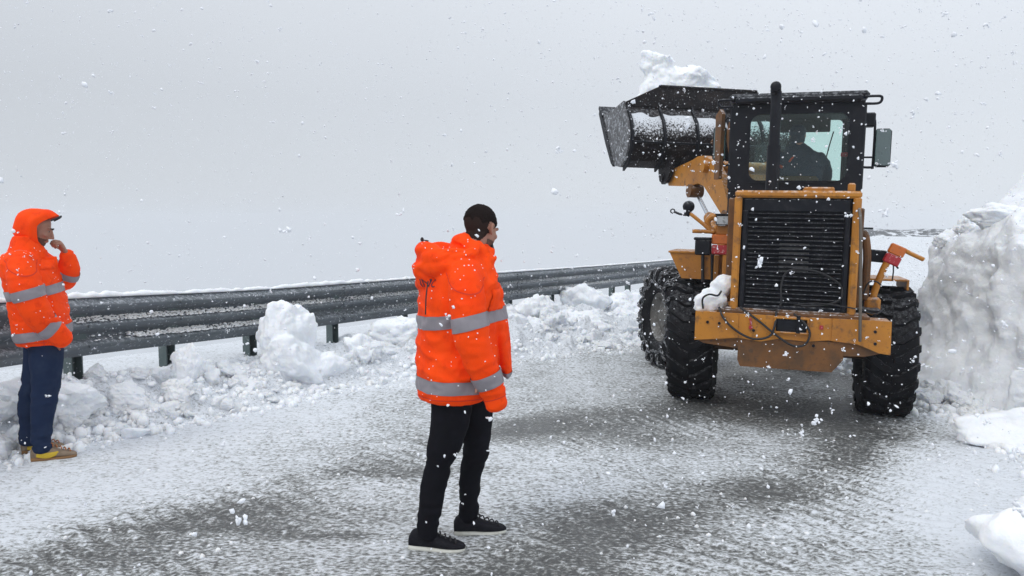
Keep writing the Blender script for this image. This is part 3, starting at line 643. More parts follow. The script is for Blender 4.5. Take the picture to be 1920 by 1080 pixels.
RT_, WT = .622, .218
def wheel(cx, cy, M, chained):
    T = np.eye(4); T[:3, 3] = (cx, cy, RT_ - .012); MM = (M if M is not None else np.eye(4)) @ T
    w_ = pb('wheel', RUBBER, lambda q: q.lathe([(-.13, .30), (-.185, .335), (-.215, .42), (-.222, .49), (-.205, .55), (-.17, .582), (0, .592), (.17, .582), (.205, .55), (.222, .49), (.215, .42), (.185, .335), (.13, .30)], 56), MM, None, 50)
    w_.name = 'wheel'; tread = MB(MM)
    NL = 22
    for side in (-1, 1):
        for k in range(NL):
            th0 = 2 * PI * (k + (.5 if side > 0 else 0)) / NL; V = []; seg_ = [(.006, 0.0, .045), (.07, .02, .062), (.13, .10, .066), (.185, .17, .064), (.222, .20, .058)]
            for x, sk, hw in seg_:
                base = .585 if x < .2 else .53; top = .622 if x < .2 else .585
                for r_, f_ in ((base, 1.12), (top, .86)):
                    for sg in (-1, 1):
                        a = th0 + sk + sg * hw * f_; V.append((side * x, r_ * math.sin(a), r_ * math.cos(a)))
            F = []
            for i in range(4):
                o_ = i * 4
                for a_, b_ in ((0, 1), (1, 3), (3, 2), (2, 0)): F.append((o_ + a_, o_ + b_, o_ + 4 + b_, o_ + 4 + a_))
            F += [(0, 1, 3, 2), (16, 18, 19, 17)]; tread.add(V, F)
    tr = tread.build('tread', RUBBER, w_, 40); tag(tr, kind='stuff')
    rim = pb('rim', RIMM, lambda q: (q.lathe([(-.135, .302), (-.15, .318), (-.16, .30), (-.12, .28), (-.07, .24), (-.06, .13), (-.12, .12), (-.13, 0.001)], 40),
                                     q.lathe([(.135, .302), (.15, .318), (.16, .30), (.12, .28), (.07, .24), (.06, .13), (.12, .12), (.13, 0.001)], 40)), MM, w_, 40)
    if chained:
        ch = MB(MM)
        def link(p, d, nrm, flip):
            d = d / np.linalg.norm(d); nrm = nrm - d * (nrm @ d); nrm /= np.linalg.norm(nrm); s_ = np.cross(d, nrm)
            a_ = s_ if flip else nrm; pts = []
            for j in range(8):
                an = 2 * PI * j / 8; pts.append(p + d * math.cos(an) * .030 + a_ * math.sin(an) * .017)
            V = []; F = []
            for j in range(8):
                tn = pts[(j + 1) % 8] - pts[j - 1]; Mx = frame_to(tn, np.cross(d, a_))
                for q in range(5):
                    aq = 2 * PI * q / 5; V.append(pts[j] + (Mx[:, 0] * math.cos(aq) + Mx[:, 1] * math.sin(aq)) * .0062)
            for j in range(8):
                for q in range(5): F.append((j * 5 + q, j * 5 + (q + 1) % 5, ((j + 1) % 8) * 5 + (q + 1) % 5, ((j + 1) % 8) * 5 + q))
            ch.add(V, F)
        def run(path):
            P_ = catmull(path, 14); L_ = np.r_[0, np.cumsum(np.linalg.norm(np.diff(P_, axis=0), axis=1))]; k = 0; s_ = 0
            while s_ < L_[-1]:
                p = np.array([np.interp(s_, L_, P_[:, a]) for a in range(3)]); p2 = np.array([np.interp(min(s_ + .01, L_[-1]), L_, P_[:, a]) for a in range(3)]); p1 = np.array([np.interp(max(s_ - .01, 0), L_, P_[:, a]) for a in range(3)])
                nr_ = p * np.array([.6, 1, 1]); link(p, p2 - p1, nr_, k % 2); k += 1; s_ += .047
        NC = 18
        def pc(x, r_, a): return np.array([x, r_ * math.sin(a), r_ * math.cos(a)])
        for k in range(NC):
            a0 = 2 * PI * k / NC; a1 = 2 * PI * (k + .5) / NC; a2 = 2 * PI * (k + 1) / NC
            for q0, q1 in ((a0, a1), (a2, a1)):
                run([pc(-.235, .50, q0), pc(-.215, .60, q0 * .8 + q1 * .2), pc(-.09, .637, q0 * .5 + q1 * .5), pc(0, .637, q1), ])
                run([pc(.235, .50, q0), pc(.215, .60, q0 * .8 + q1 * .2), pc(.09, .637, q0 * .5 + q1 * .5), pc(0, .637, q1), ])
        for sx in (-1, 1): run([pc(sx * .236, .44 + .03 * math.sin(k * 2.4), 2 * PI * k / 24) for k in range(25)])
        tag(ch.build('snow_chain', CHAINM, w_, 60), kind='stuff')
    return w_
for sx in (-1, 1): wheel(sx * .892, 0, None, False)
for sx in (-1, 1): wheel(sx * .892, 1.15, FM, True)
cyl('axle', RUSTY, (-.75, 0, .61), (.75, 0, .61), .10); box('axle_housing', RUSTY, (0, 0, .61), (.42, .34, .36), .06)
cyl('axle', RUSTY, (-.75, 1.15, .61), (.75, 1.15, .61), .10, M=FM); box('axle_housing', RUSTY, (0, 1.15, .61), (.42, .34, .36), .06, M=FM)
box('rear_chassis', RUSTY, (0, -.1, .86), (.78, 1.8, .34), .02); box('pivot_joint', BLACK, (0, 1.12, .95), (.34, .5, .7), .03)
box('front_chassis', ORANGE, (0, .95, .95), (.62, 1.1, .55), .02, M=FM)
for sx in (-1, 1): prism('lift_tower', ORANGE, [(.25, 1.1), (1.2, 1.1), (.95, 1.45), (.62, 1.98), (.40, 1.98), (.25, 1.5)], sx * .33 - .03, sx * .33 + .03, 'yz', FM)

# counterweight: face plate, lower chin and the deep middle block
def poly_slab(name, m, poly, y0, y1, b=.0): return prism(name, m, poly, y0, y1, 'xz')
poly_slab('counterweight', ORANGE, [(-.797, 1.008), (.775, 1.008), (.782, .735), (.70, .745), (.52, .808), (.30, .822), (.14, .80), (-.09, .81), (-.24, .775), (-.42, .795), (-.60, .77), (-.795, .752)], -1.13, -.86)
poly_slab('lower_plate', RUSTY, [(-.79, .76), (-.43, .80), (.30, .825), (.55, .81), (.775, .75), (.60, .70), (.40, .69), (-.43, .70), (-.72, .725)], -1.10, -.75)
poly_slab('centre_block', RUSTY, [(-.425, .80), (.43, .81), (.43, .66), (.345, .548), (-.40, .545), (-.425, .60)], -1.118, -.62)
poly_slab('side_plate', ORANGE, [(-.797, 1.012), (-.43, 1.012), (-.43, .80), (-.797, .755)], -1.142, -1.128)
poly_slab('side_plate', ORANGE, [(.33, 1.012), (.78, 1.012), (.786, .733), (.70, .742), (.53, .806), (.33, .82)], -1.142, -1.128)
box('top_plate', RUSTY, (0, -.93, 1.024), (1.24, .36, .03), .006)
# tow hitch pocket
pb('hitch_pocket', BLACK, lambda q: (q.box((.005, -1.135, .932), (.245, .03, .115), .01)))
pb('hitch_frame', ORANGE, lambda q: (q.box((.005, -1.146, .995), (.29, .03, .018), .004), q.box((-.128, -1.146, .93), (.016, .03, .13), .004), q.box((.138, -1.146, .93), (.016, .03, .13), .004), q.box((.005, -1.146, .868), (.29, .03, .016), .004)))
cyl('hitch_pin', BLACK, (.06, -1.155, .87), (.06, -1.155, 1.02), .017)
for x, z in ((-.69, .92), (-.59, .915), (.66, .92), (.665, .82), (-.30, .87), (.19, .77)): cyl('bolt', BLACK, (x, -1.137, z), (x, -1.152, z), .013, 10)
for x, z, w_, h_ in ((-.325, .935, .018, .035), (-.325, .895, .03, .03), (.245, .93, .03, .035), (-.33, .965, .02, .02)): box('red_paint_mark', REDL, (x, -1.143, z), (w_, .004, h_), .001)

# engine hood with the radiator grille
box('engine_hood', ORANGE, (.0, -.42, 1.54), (1.0, 1.10, 1.02), .03)
box('grille_recess', GRILLM, (0, -.985, 1.545), (.90, .05, .98), .01)
def frame4(q, x0, x1, z0, z1, w_, y, dpt, b=.012):
    q.box(((x0 + x1) / 2, y, z1 - w_ / 2), (x1 - x0, dpt, w_), b); q.box(((x0 + x1) / 2, y, z0 + w_ / 2), (x1 - x0 - 2 * w_ - .004, dpt * .9, w_), b)
    q.box((x0 + w_ / 2, y, (z0 + z1) / 2 - .003), (w_, dpt, z1 - z0 - w_ * .2), b); q.box((x1 - w_ / 2, y, (z0 + z1) / 2 - .003), (w_, dpt, z1 - z0 - w_ * .2), b)
pb('grille_frame', ORANGE, lambda q: (q.box((0, -1.035, 2.05), (1.02, .09, .062), .018), q.box((-.478, -1.035, 1.53), (.064, .09, 1.0), .016), q.box((.478, -1.035, 1.53), (.064, .09, 1.0), .016)))
pb('inner_frame', GRILLM, lambda q: (q.box((0, -1.025, 1.955), (.86, .05, .11), .008), q.box((-.415, -1.025, 1.48), (.045, .055, .86), .008), q.box((.415, -1.025, 1.48), (.045, .055, .86), .008), q.box((0, -1.02, 1.065), (.86, .045, .04), .008)))
for k in range(21):
    z = 1.105 + k * .0385
    box('louvre', GRILLM, (random.uniform(-.003, .003), -1.022 + random.uniform(-.003, .003), z + random.uniform(-.002, .002)), (.77, .036, .012), .003, rot=rotx(-.55 + random.uniform(-.12, .12)) @ roty(random.uniform(-.006, .006)))
for x in (-.23, .23): box('grille_bar', GRILLM, (x, -1.012, 1.48), (.02, .02, .82), .003)
pb('fan_hub', mat('hub_grey', (.055, .055, .055), .6), lambda q: (q.box((.0, -1.006, 1.50), (.25, .02, .27), .01)))
pb('lower_beam', RUSTY, lambda q: q.box((0, -1.03, 1.035), (1.10, .10, .038), .008))
tube('hose', CORD, [(-.30, -1.05, 1.06), (-.10, -1.09, 1.07), (-.09, -1.075, 1.28), (-.03, -1.07, 1.40), (.18, -1.07, 1.40), (.37, -1.07, 1.30), (.39, -1.07, 1.18), (.28, -1.075, 1.12), (.08, -1.09, 1.10)], .009, 8)
tube('hose', CORD, [(-.60, -1.10, 1.05), (-.55, -1.17, .96), (-.44, -1.175, .86), (-.30, -1.175, .80), (-.17, -1.175, .83), (-.13, -1.17, .92), (-.12, -1.12, 1.04)], .010, 8)
tube('hose', CORD, [(-.42, -1.10, 1.06), (-.25, -1.165, .95), (-.12, -1.175, .85), (.02, -1.175, .765), (.12, -1.175, .78), (.155, -1.175, .88), (.10, -1.165, .97), (.02, -1.1, 1.03)], .010, 8)
tube('cable', CORD, [(.02, -1.08, 1.10), (.2, -1.09, 1.13), (.5, -1.09, 1.10), (.66, -1.06, 1.06), (.74, -.95, 1.10)], .006, 6)
tube('handrail', mat('worn_tube', (.13, .11, .09), .5, .3, dust=.6), [(.488, -1.10, 1.93), (.50, -1.16, 1.80), (.525, -1.175, 1.3), (.545, -1.175, .84)], .013, 8)
box('hood_strip', ORANGE, (.20, -.45, 2.10), (.26, .28, .075), .012); box('hood_latch', ORANGE, (.435, -.95, 2.115), (.06, .04, .075), .012)
box('hood_lip', ORANGE, (0, -.5, 2.063), (.92, .9, .03), .01)
# exhaust
pb('exhaust_pipe', BLACK, lambda q: (q.tube([(-.205, -.2, 2.02), (-.205, -.2, 2.96), (-.21, -.205, 3.04), (-.215, -.25, 3.085), (-.215, -.31, 3.09)], .05, 16, 5), q.cyl((-.205, -.2, 2.05), (-.205, -.2, 2.55), .062, 18)))
# cab
CX, CY0, CY1 = .645, .30, 1.62
cab = pb('cab', BLACK, lambda q: (q.box((0, (CY0 + CY1) / 2, 1.86), (1.28, CY1 - CY0, .64), .03), q.box((-.60, CY0 + .05, 2.58), (.10, .10, .86), .02), q.box((.60, CY0 + .05, 2.58), (.10, .10, .86), .02),
        q.box((-.60, CY1 - .05, 2.58), (.09, .09, .86), .02), q.box((.60, CY1 - .05, 2.58), (.09, .09, .86), .02)))
box('roof', BLACK, (.0, (CY0 + CY1) / 2, 3.085), (1.33, CY1 - CY0 + .12, .08), .03)
box('roof_visor', BLACK, (0, CY0 - .05, 3.05), (1.20, .12, .07), .02)
def rrect_panel(q, X0, X1, Z0, Z1, x0, x1, z0, z1, rad, y0, y1):
    n = 10; inner = []; outer = []
    for cx_, cz_, a0 in ((x1 - rad, z1 - rad, 0), (x0 + rad, z1 - rad, 90), (x0 + rad, z0 + rad, 180), (x1 - rad, z0 + rad, 270)):
        for k in range(n + 1):
            a = R(a0 + 90 * k / n); inner.append((cx_ + rad * math.cos(a), cz_ + rad * math.sin(a)))
    cx_, cz_ = (x0 + x1) / 2, (z0 + z1) / 2
    for x, z in inner:
        dx, dz = x - cx_, z - cz_; tt = 1e9
        if abs(dx) > 1e-9: tt = min(tt, ((X1 if dx > 0 else X0) - cx_) / dx)
        if abs(dz) > 1e-9: tt = min(tt, ((Z1 if dz > 0 else Z0) - cz_) / dz)
        outer.append((cx_ + dx * tt, cz_ + dz * tt))
    m_ = len(inner); V = [(x, y, z) for y in (y0, y1) for ring in (inner, outer) for x, z in ring]; F = []
    for i in range(m_):
        j = (i + 1) % m_; F += [(i, j, m_ + j, m_ + i), (2 * m_ + i, 3 * m_ + i, 3 * m_ + j, 2 * m_ + j), (i, 2 * m_ + i, 2 * m_ + j, j), (m_ + i, m_ + j, 3 * m_ + j, 3 * m_ + i)]
    q.add(V, F)
pb('rear_panel', BLACK, lambda q: rrect_panel(q, -.632, .632, 2.14, 3.03, -.45, .505, 2.235, 2.925, .10, CY0 - .012, CY0 + .03))
pb('front_panel', DARKIN, lambda q: rrect_panel(q, -.60, .60, 2.14, 3.05, -.54, .54, 2.17, 3.02, .05, CY1 - .03, CY1 + .01))
pb('window_seal', GRILLM, lambda q: rrect_panel(q, -.462, .517, 2.223, 2.937, -.44, .495, 2.245, 2.915, .095, CY0 - .022, CY0 - .013), None, cab)
pb('rear_window', glass, lambda q: q.box((.027, CY0 + .005, 2.58), (.97, .006, .70), .001), None, cab)
pb('windscreen', glass, lambda q: q.box((0, CY1 - .01, 2.59), (1.10, .006, .86), .001), None, cab)
for sx in (-1, 1):
    pb('side_window', glass, lambda q: q.box((sx * .615, .96, 2.58), (.006, 1.12, .80), .001), None, cab)
    pb('door_pillar', BLACK, lambda q: q.box((sx * .61, 1.0, 2.58), (.05, .06, .84), .01), None, cab)
    pb('window_rail', BLACK, lambda q: q.box((sx * .61, .96, 2.21), (.05, 1.2, .06), .01), None, cab)
box('roof_lining', DARKIN, (0, .96, 3.028), (1.2, 1.2, .03), .01)
pb('sun_visor', mat('visor', (.03, .035, .03), .6), lambda q: q.box((.13, 1.50, 2.945), (.54, .02, .15), .02))
box('console', DARKIN, (0, 1.42, 2.20), (.5, .18, .30), .03)
tube('steering_wheel', DARKIN, [(.05 + .18 * math.cos(a), 1.28 - .08 * math.sin(a), 2.34 + .15 * math.sin(a)) for a in np.linspace(0, 2 * PI, 15)], .014, 8, 1)
cyl('steering_column', DARKIN, (.05, 1.45, 2.10), (.05, 1.29, 2.33), .025)
pb('seat', SEATM, lambda q: (q.box((.05, 1.0, 2.10), (.46, .46, .10), .03), q.box((.05, .74, 2.21), (.42, .09, .22), .03)))
cyl('wiper', CORD, (.40, CY0 - .03, 2.24), (.33, CY0 - .025, 2.24), .008, 8); tube('wiper', CORD, [(.36, CY1 - .05, 2.26), (.37, CY1 - .05, 2.55), (.44, CY1 - .05, 2.88)], .007, 6, 2)
box('indicator_lamp', REDL, (.475, CY0 + .12, 2.515), (.07, .04, .045), .008); box('lamp_bracket', BLACK, (.535, CY0 + .12, 2.515), (.06, .03, .05), .006)
for sx in (-1, 1):
    s_ = 1 if sx > 0 else -1; x0 = .64 * sx
    tube('grab_loop', BLACK, [(x0 - .02 * sx, .2, 3.055), (x0 + .10 * sx, .2, 3.055), (x0 + .125 * sx, .2, 3.035), (x0 + .115 * sx, .2, 3.0), (x0 + .08 * sx, .2, 2.985), (x0 - .02 * sx, .2, 2.985)], .013, 8, 4)
box('hinge_block', BLACK, (.69, .5, 2.865), (.12, .12, .14), .015)
mir = pb('mirror', BLACK, lambda q: (q.box((.868, .80, 2.615), (.165, .06, .40), .028)))
pb('mirror_glass', mat('mirror_glass', (.16, .20, .20), .08, .8), lambda q: q.box((.868, .765, 2.615), (.14, .012, .37), .02), None, mir)
tube('mirror_bracket', BLACK, [(.66, .8, 2.90), (.76, .8, 2.90), (.785, .8, 2.86), (.785, .8, 2.44), (.77, .8, 2.415), (.65, .8, 2.42)], .013, 8, 3); cyl('mirror_arm', BLACK, (.66, .8, 2.52), (.80, .8, 2.52), .010, 8); cyl('mirror_arm', BLACK, (.785, .8, 2.68), (.86, .8, 2.68), .012, 8)
mir = pb('mirror', BLACK, lambda q: q.box((-.80, 1.2, 2.72), (.15, .06, .38), .02)); pb('mirror_glass', MATS['mirror_glass'], lambda q: q.box((-.80, 1.167, 2.72), (.125, .01, .35), .015), None, mir)
tube('mirror_bracket', BLACK, [(-.64, 1.2, 2.98), (-.75, 1.2, 2.98), (-.76, 1.2, 2.5), (-.64, 1.2, 2.50)], .012, 8, 3)
# side tank, steps and fenders
pb('fender', ORANGE, lambda q: (q.prism([(-1.14, 1.50), (-.58, 1.50), (-.58, 1.245), (-1.015, 1.245)], -.34, -.31), q.box((-.86, .0, 1.505), (.58, .72, .02), .004), q.prism([(-1.14, 1.515), (-1.10, 1.515), (-.985, 1.245), (-1.02, 1.245)], -.30, .36)))
pb('fender', ORANGE, lambda q: (q.box((.83, .1, 1.30), (.42, .62, .02), .004), q.box((1.03, .1, 1.255), (.02, .62, .09), .004)))
for x in (-.815, -.725): cyl('fender_hose', CORD, (x, -.38, 1.50), (x + .01, -.37, 1.22), .016, 8)
box('step_post', ORANGE, (-.575, -.62, 1.36), (.075, .05, .36), .008); box('step_post', ORANGE, (-.68, -.4, 1.36), (.05, .04, .26), .008)
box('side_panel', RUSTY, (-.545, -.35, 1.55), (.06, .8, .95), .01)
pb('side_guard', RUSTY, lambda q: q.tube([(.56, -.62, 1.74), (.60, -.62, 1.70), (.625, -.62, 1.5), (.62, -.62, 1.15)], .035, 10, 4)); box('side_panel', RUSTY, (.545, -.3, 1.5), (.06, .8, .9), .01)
box('handle', BLACK, (.60, -.62, 1.775), (.12, .02, .015), .004)
# lights on the left
YL = -.62
box('light_bracket', ORANGE, (-.56, YL + .06, 1.62), (.09, .03, .42), .006)
tl = box('tail_light', AMBL, (-.636, YL, 1.642), (.168, .07, .092), .010); box('red_lens', REDL, (-.634, YL - .003, 1.546), (.166, .07, .088), .010, parent=tl)
pb('battery_box', BLACK, lambda q: (q.box((-.795, YL, 1.565), (.145, .12, .145), .012), q.box((-.798, YL, 1.645), (.165, .13, .028), .008)))
cyl('guard_rod', ORANGE, (-.90, YL, 1.715), (-.70, YL, 1.712), .019); tube('guard_rod', ORANGE, [(-.72, YL, 1.705), (-.80, YL, 1.78), (-.955, YL, 1.90)], .018, 10, 2)
pb('lamp_mount', ORANGE, lambda q: (q.tube([(-.70, YL + .03, 1.71), (-.76, YL + .03, 1.76), (-.765, YL + .03, 1.82), (-.72, YL + .03, 1.86), (-.69, YL + .03, 1.84)], .03, 8, 3), q.box((-.62, YL + .03, 1.73), (.14, .04, .09), .01)))
wl = pb('work_lamp', BLACK, lambda q: (q.box((-.60, YL, 1.825), (.175, .09, .095), .01), q.box((-.60, YL - .01, 1.876), (.19, .11, .012), .004))); box('lens', LAMPG, (-.60, YL - .048, 1.822), (.155, .012, .078), .004, parent=wl)
pb('round_lamp', BLACK, lambda q: (q.ell((-.945, YL, 1.945), (.056, .05, .056), 10), q.cyl((-.945, YL, 1.90), (-.965, YL, 1.86), .03, 10), q.tube([(-.965, YL, 1.865), (-1.03, YL, 1.875), (-1.075, YL, 1.895)], .011, 8, 2)))
pb('ring', BLACK, lambda q: q.tube([(-1.092 + .02 * math.cos(a), YL, 1.90 + .02 * math.sin(a)) for a in np.linspace(0, 2 * PI, 9)], .007, 6))
# lights on the right, on the bent arm
YR = -.60
tube('light_arm', ORANGE, [(.685, YR, 1.02), (.70, YR, 1.20), (.765, YR, 1.42), (.80, YR, 1.50)], .030, 10, 2)
box('arm_foot', ORANGE, (.69, YR, 1.09), (.13, .1, .15), .02)
ra = roty(R(24)); cR = np.array([.845, YR, 1.545])
tl = box('tail_light', AMBL, cR + ra @ np.array([0, 0, .045]), (.135, .07, .09), .010, rot=ra); box('red_lens', REDL, cR + ra @ np.array([0, -.003, -.045]), (.133, .07, .085), .010, parent=tl, rot=ra)
tube('guard_rod', ORANGE, [(.88, YR + .01, 1.61), (.97, YR + .01, 1.565), (1.075, YR + .01, 1.515)], .020, 10, 2)
box('dark_bar', BLACK, (.71, YR + .08, 1.53), (.16, .05, .11), .008, rot=roty(R(4)))
tube('loose_wire', CORD, [(.84, YR, 1.48), (.845, YR, 1.40), (.84, YR, 1.32)], .006, 6, 2); tube('loose_wire', CORD, [(.85, YR, 1.47), (.88, YR, 1.43)], .009, 6, 2)
tube('loose_wire', CORD, [(.60, YR - .1, 1.20), (.64, YR - .1, 1.30), (.70, YR - .1, 1.31), (.74, YR - .1, 1.28)], .008, 6, 3)
box('mud_flap', BLACK, (.64, -.68, 1.06), (.2, .3, .03), .006)
# lift arms, linkage and bucket on the steered front frame
arm = [(2.34, 2.46), (2.24, 2.32), (1.60, 2.285), (1.44, 2.29), (1.27, 2.31), (1.10, 2.27), (.92, 2.15), (.60, 1.93), (.47, 1.80), (.38, 1.86), (.36, 1.98), (.46, 2.12), (.60, 2.33), (.90, 2.575), (1.13, 2.645), (1.30, 2.65), (1.45, 2.62), (2.10, 2.54)]
for sx in (-1, 1): prism('lift_arm', ORANGE, arm, sx * .50 - .05, sx * .50 + .05, 'yz', FM)
cyl('cross_tube', ORANGE, (-.62, 1.02, 2.50), (.62, 1.02, 2.50), .075, 18, FM)
for sx in (-1, 1):
    cyl('pivot_joint', RUSTY, (sx * .50 - .09, 1.46, 2.22), (sx * .50 + .09, 1.46, 2.22), .085, 16, FM)
    cyl('cylinder_rod', CHROME, (sx * .47, 1.44, 2.17), (sx * .47, 1.05, 1.86), .026, 12, FM)
    pb('lift_cylinder', ORANGE, lambda q: (q.cyl((sx * .47, 1.08, 1.885), (sx * .47, .60, 1.50), .058, 14), q.ell((sx * .47, 1.06, 1.87), (.07, .075, .075), 8)), FM)
    cyl('arm_pin', RUSTY, (sx * .5 - .08, .46, 1.90), (sx * .5 + .08, .46, 1.90), .06, 14, FM)
prism('tilt_lever', RUSTY, [(1.1, 2.3), (1.3, 2.35), (1.55, 2.95), (1.48, 3.12), (1.35, 3.12), (1.2, 2.8)], -.06, .06, 'yz', FM)
cyl('tilt_cylinder', ORANGE, (0, .55, 1.9), (0, 1.25, 2.45), .07, 14, FM); cyl('tilt_link', RUSTY, (0, 1.45, 3.03), (0, 2.1, 2.9), .05, 12, FM)
prism('link_plate', RUSTY, [(.2, 2.3), (.32, 2.3), (.34, 3.02), (.24, 3.08), (.18, 3.02)], -.78, -.74, 'yz', FM)
BP = [(2.285, 3.42), (2.27, 3.36), (2.10, 3.16), (2.03, 2.98), (2.05, 2.80), (2.16, 2.64), (2.34, 2.56), (2.60, 2.60), (2.95, 2.98), (3.30, 3.42)]
def bucket(q):
    th = .03; C_ = np.array([2.9, 3.3]); outp = np.array(BP); d_ = C_ - outp; inn = outp + d_ / np.linalg.norm(d_, axis=1)[:, None] * th
    for x0, x1 in ((-1.2, 1.2),):
        m_ = len(BP); V = []
        for x in (x0, x1):
            for y, z in outp: V.append((x, y, z - (.0)))
            for y, z in inn: V.append((x, y, z))
        V = np.array(V)
        for e_ in (0, m_, 2 * m_, 3 * m_): V[e_, 2] -= .0
        F = []
        for i in range(m_ - 1): F += [(i, i + 1, 2 * m_ + i + 1, 2 * m_ + i), (m_ + i, 3 * m_ + i, 3 * m_ + i + 1, m_ + i + 1), (i, m_ + i, m_ + i + 1, i + 1), (2 * m_ + i, 2 * m_ + i + 1, 3 * m_ + i + 1, 3 * m_ + i)]
        F += [(0, 2 * m_, 3 * m_, m_), (m_ - 1, 2 * m_ - 1, 4 * m_ - 1, 3 * m_ - 1)]
        q.add(V, F)
bk = pb('bucket', BUCKET, bucket, FM, None, 25)
# spill guard with cut corners
def guard(q):
    pl = [(-1.2, 3.40), (-1.2, 3.45), (-.72, 3.68), (.72, 3.68), (1.2, 3.45), (1.2, 3.40)]; q.prism(pl, 2.262, 2.29)
    q.box((0, 2.27, 3.68), (1.46, .05, .035), .008)
pb('spill_guard', BUCKET, guard, FM, bk)
for sx in (-1, 1):
    pb('bucket_side', BSIDE, lambda q: q.prism([(2.30, 3.46), (2.27, 3.36), (2.10, 3.16), (2.03, 2.98), (2.05, 2.80), (2.16, 2.64), (2.34, 2.56), (2.60, 2.60), (2.98, 3.0), (3.32, 3.42), (3.0, 3.38), (2.6, 3.42)], sx * 1.215 - .015, sx * 1.215 + .015, 'yz'), FM, bk)
    pb('side_cutter', BLACK, lambda q: q.prism([(2.60, 2.585), (2.70, 2.64), (3.0, 2.96), (3.36, 3.42), (3.34, 3.47), (3.28, 3.44), (2.92, 3.02)], sx * 1.235 - .02, sx * 1.235 + .02, 'yz'), FM, bk)
pb('cutting_edge', BLACK, lambda q: q.prism([(3.22, 3.33), (3.40, 3.50), (3.38, 3.54), (3.20, 3.38)], -1.25, 1.25, 'yz'), FM, bk)
for x in (-1.18, -.72, -.24, .24, .72, 1.18):
    def rib(q):
        o_ = np.array(BP[0:7]); n_ = o_ + np.array([(-.035, 0), (-.045, .0), (-.05, .02), (-.05, 0), (-.05, -.02), (-.03, -.045), (0, -.05)]); q.prism([tuple(a) for a in o_] + [tuple(a) for a in n_[::-1]], x - .014, x + .014, 'yz')
    pb('rib', BLACK, rib, FM, bk)
pb('wear_strip', BLACK, lambda q: q.box((0, 2.025, 2.885), (2.38, .03, .03), .006), FM, bk)
for sx in (-1, 1): pb('hinge_bracket', BUCKET, lambda q: (q.prism([(1.98, 2.72), (2.02, 2.48), (2.14, 2.36), (2.30, 2.34), (2.42, 2.44), (2.46, 2.62), (2.2, 2.66)], sx * .5 - .13, sx * .5 - .08, 'yz'), q.prism([(1.98, 2.72), (2.02, 2.48), (2.14, 2.36), (2.30, 2.34), (2.42, 2.44), (2.46, 2.62), (2.2, 2.66)], sx * .5 + .08, sx * .5 + .13, 'yz'), q.cyl((sx * .5 - .16, 2.27, 2.43), (sx * .5 + .16, 2.27, 2.43), .06, 14)), FM, bk)
# packed snow on the back of the bucket between the ribs
bays = [(-1.16, -.74), (-.70, -.26), (-.22, .22), (.26, .70), (.74, 1.16)]
for bi, (x0, x1) in enumerate(bays):
    V = []; F = []; nxx, nzz = 26, 16
    for j in range(nzz + 1):
        for i in range(nxx + 1):
            u_ = i / nxx; v_ = j / nzz; x = x0 + (x1 - x0) * u_
            ztop = 3.27 + .035 * float(vnoise(np.array([[x * 7, bi, 0]]), 600)[0]); zbot = 2.91 + .05 * float(vnoise(np.array([[x * 9, bi, 5]]), 601)[0]) + (.06 if bi else 0)
            z = ztop + (zbot - ztop) * v_; yb = np.interp(z, [2.80, 2.98, 3.16, 3.36, 3.6], [2.05, 2.03, 2.10, 2.27, 2.30]); e_ = min(1, 5 * min(u_, 1 - u_) + .3) * math.sin(PI * min(max(v_, 0.0), 1)) ** .6
            V.append((x, yb - .002 - .017 * e_ * (1 + .6 * float(fbm(np.array([[x * 14, z * 14, bi]]), 3, 602)[0])), z))
    for j in range(nzz):
        for i in range(nxx): F.append((j * (nxx + 1) + i, j * (nxx + 1) + i + 1, (j + 1) * (nxx + 1) + i + 1, (j + 1) * (nxx + 1) + i))
    V = np.array(V); V = V @ FM[:3, :3].T + FM[:3, 3]; V = np.array([LM @ Vector(v) for v in V])
    o = new_obj('snow_patch', V, F, mat('packed_snow', (.66, .69, .73), .8, var=[(26, .54, .64, .8, (.10, .09, .09)), (9, .5, .66, .5, (.25, .25, .27))], bump=(40, .6, .01)), None, 180)
    tag(o, ['thin patch of snow stuck on the back of the raised bucket, leftmost bay', 'patch of snow stuck on the back of the raised bucket, second bay from the left', 'patch of snow stuck on the back of the raised bucket, third bay from the left', 'patch of snow stuck on the raised bucket, fourth bay, beside the cab mirror', 'patch of snow stuck on the raised bucket, bay hidden behind the cab'][bi], 'snow', 'snow patches on the back of the bucket')
# snow is packed solid at the top of each patch and thins to specks lower down
pm_ = MATS['packed_snow']; t = pm_.node_tree; pb_ = t.nodes['Principled BSDF']; g_ = t.nodes.new('ShaderNodeTexCoord'); s_ = t.nodes.new('ShaderNodeSeparateXYZ'); t.links.new(g_.outputs['Generated'], s_.inputs[0])
nn_ = t.nodes.new('ShaderNodeTexNoise'); nn_.inputs['Scale'].default_value = 48; nn_.inputs['Detail'].default_value = 4; t.links.new(g_.outputs['Object'], nn_.inputs['Vector'])
ad_ = t.nodes.new('ShaderNodeMath'); ad_.operation = 'MULTIPLY_ADD'; t.links.new(s_.outputs['Z'], ad_.inputs[0]); ad_.inputs[1].default_value = .42; t.links.new(nn_.outputs['Fac'], ad_.inputs[2])
cr_ = t.nodes.new('ShaderNodeValToRGB'); cr_.color_ramp.elements[0].position = .62; cr_.color_ramp.elements[0].color = (.02, .017, .018, 1); cr_.color_ramp.elements[1].position = .76; cr_.color_ramp.elements[1].color = (.66, .69, .73, 1)
t.links.new(ad_.outputs[0], cr_.inputs[0]); t.links.new(cr_.outputs[0], pb_.inputs['Base Color'])
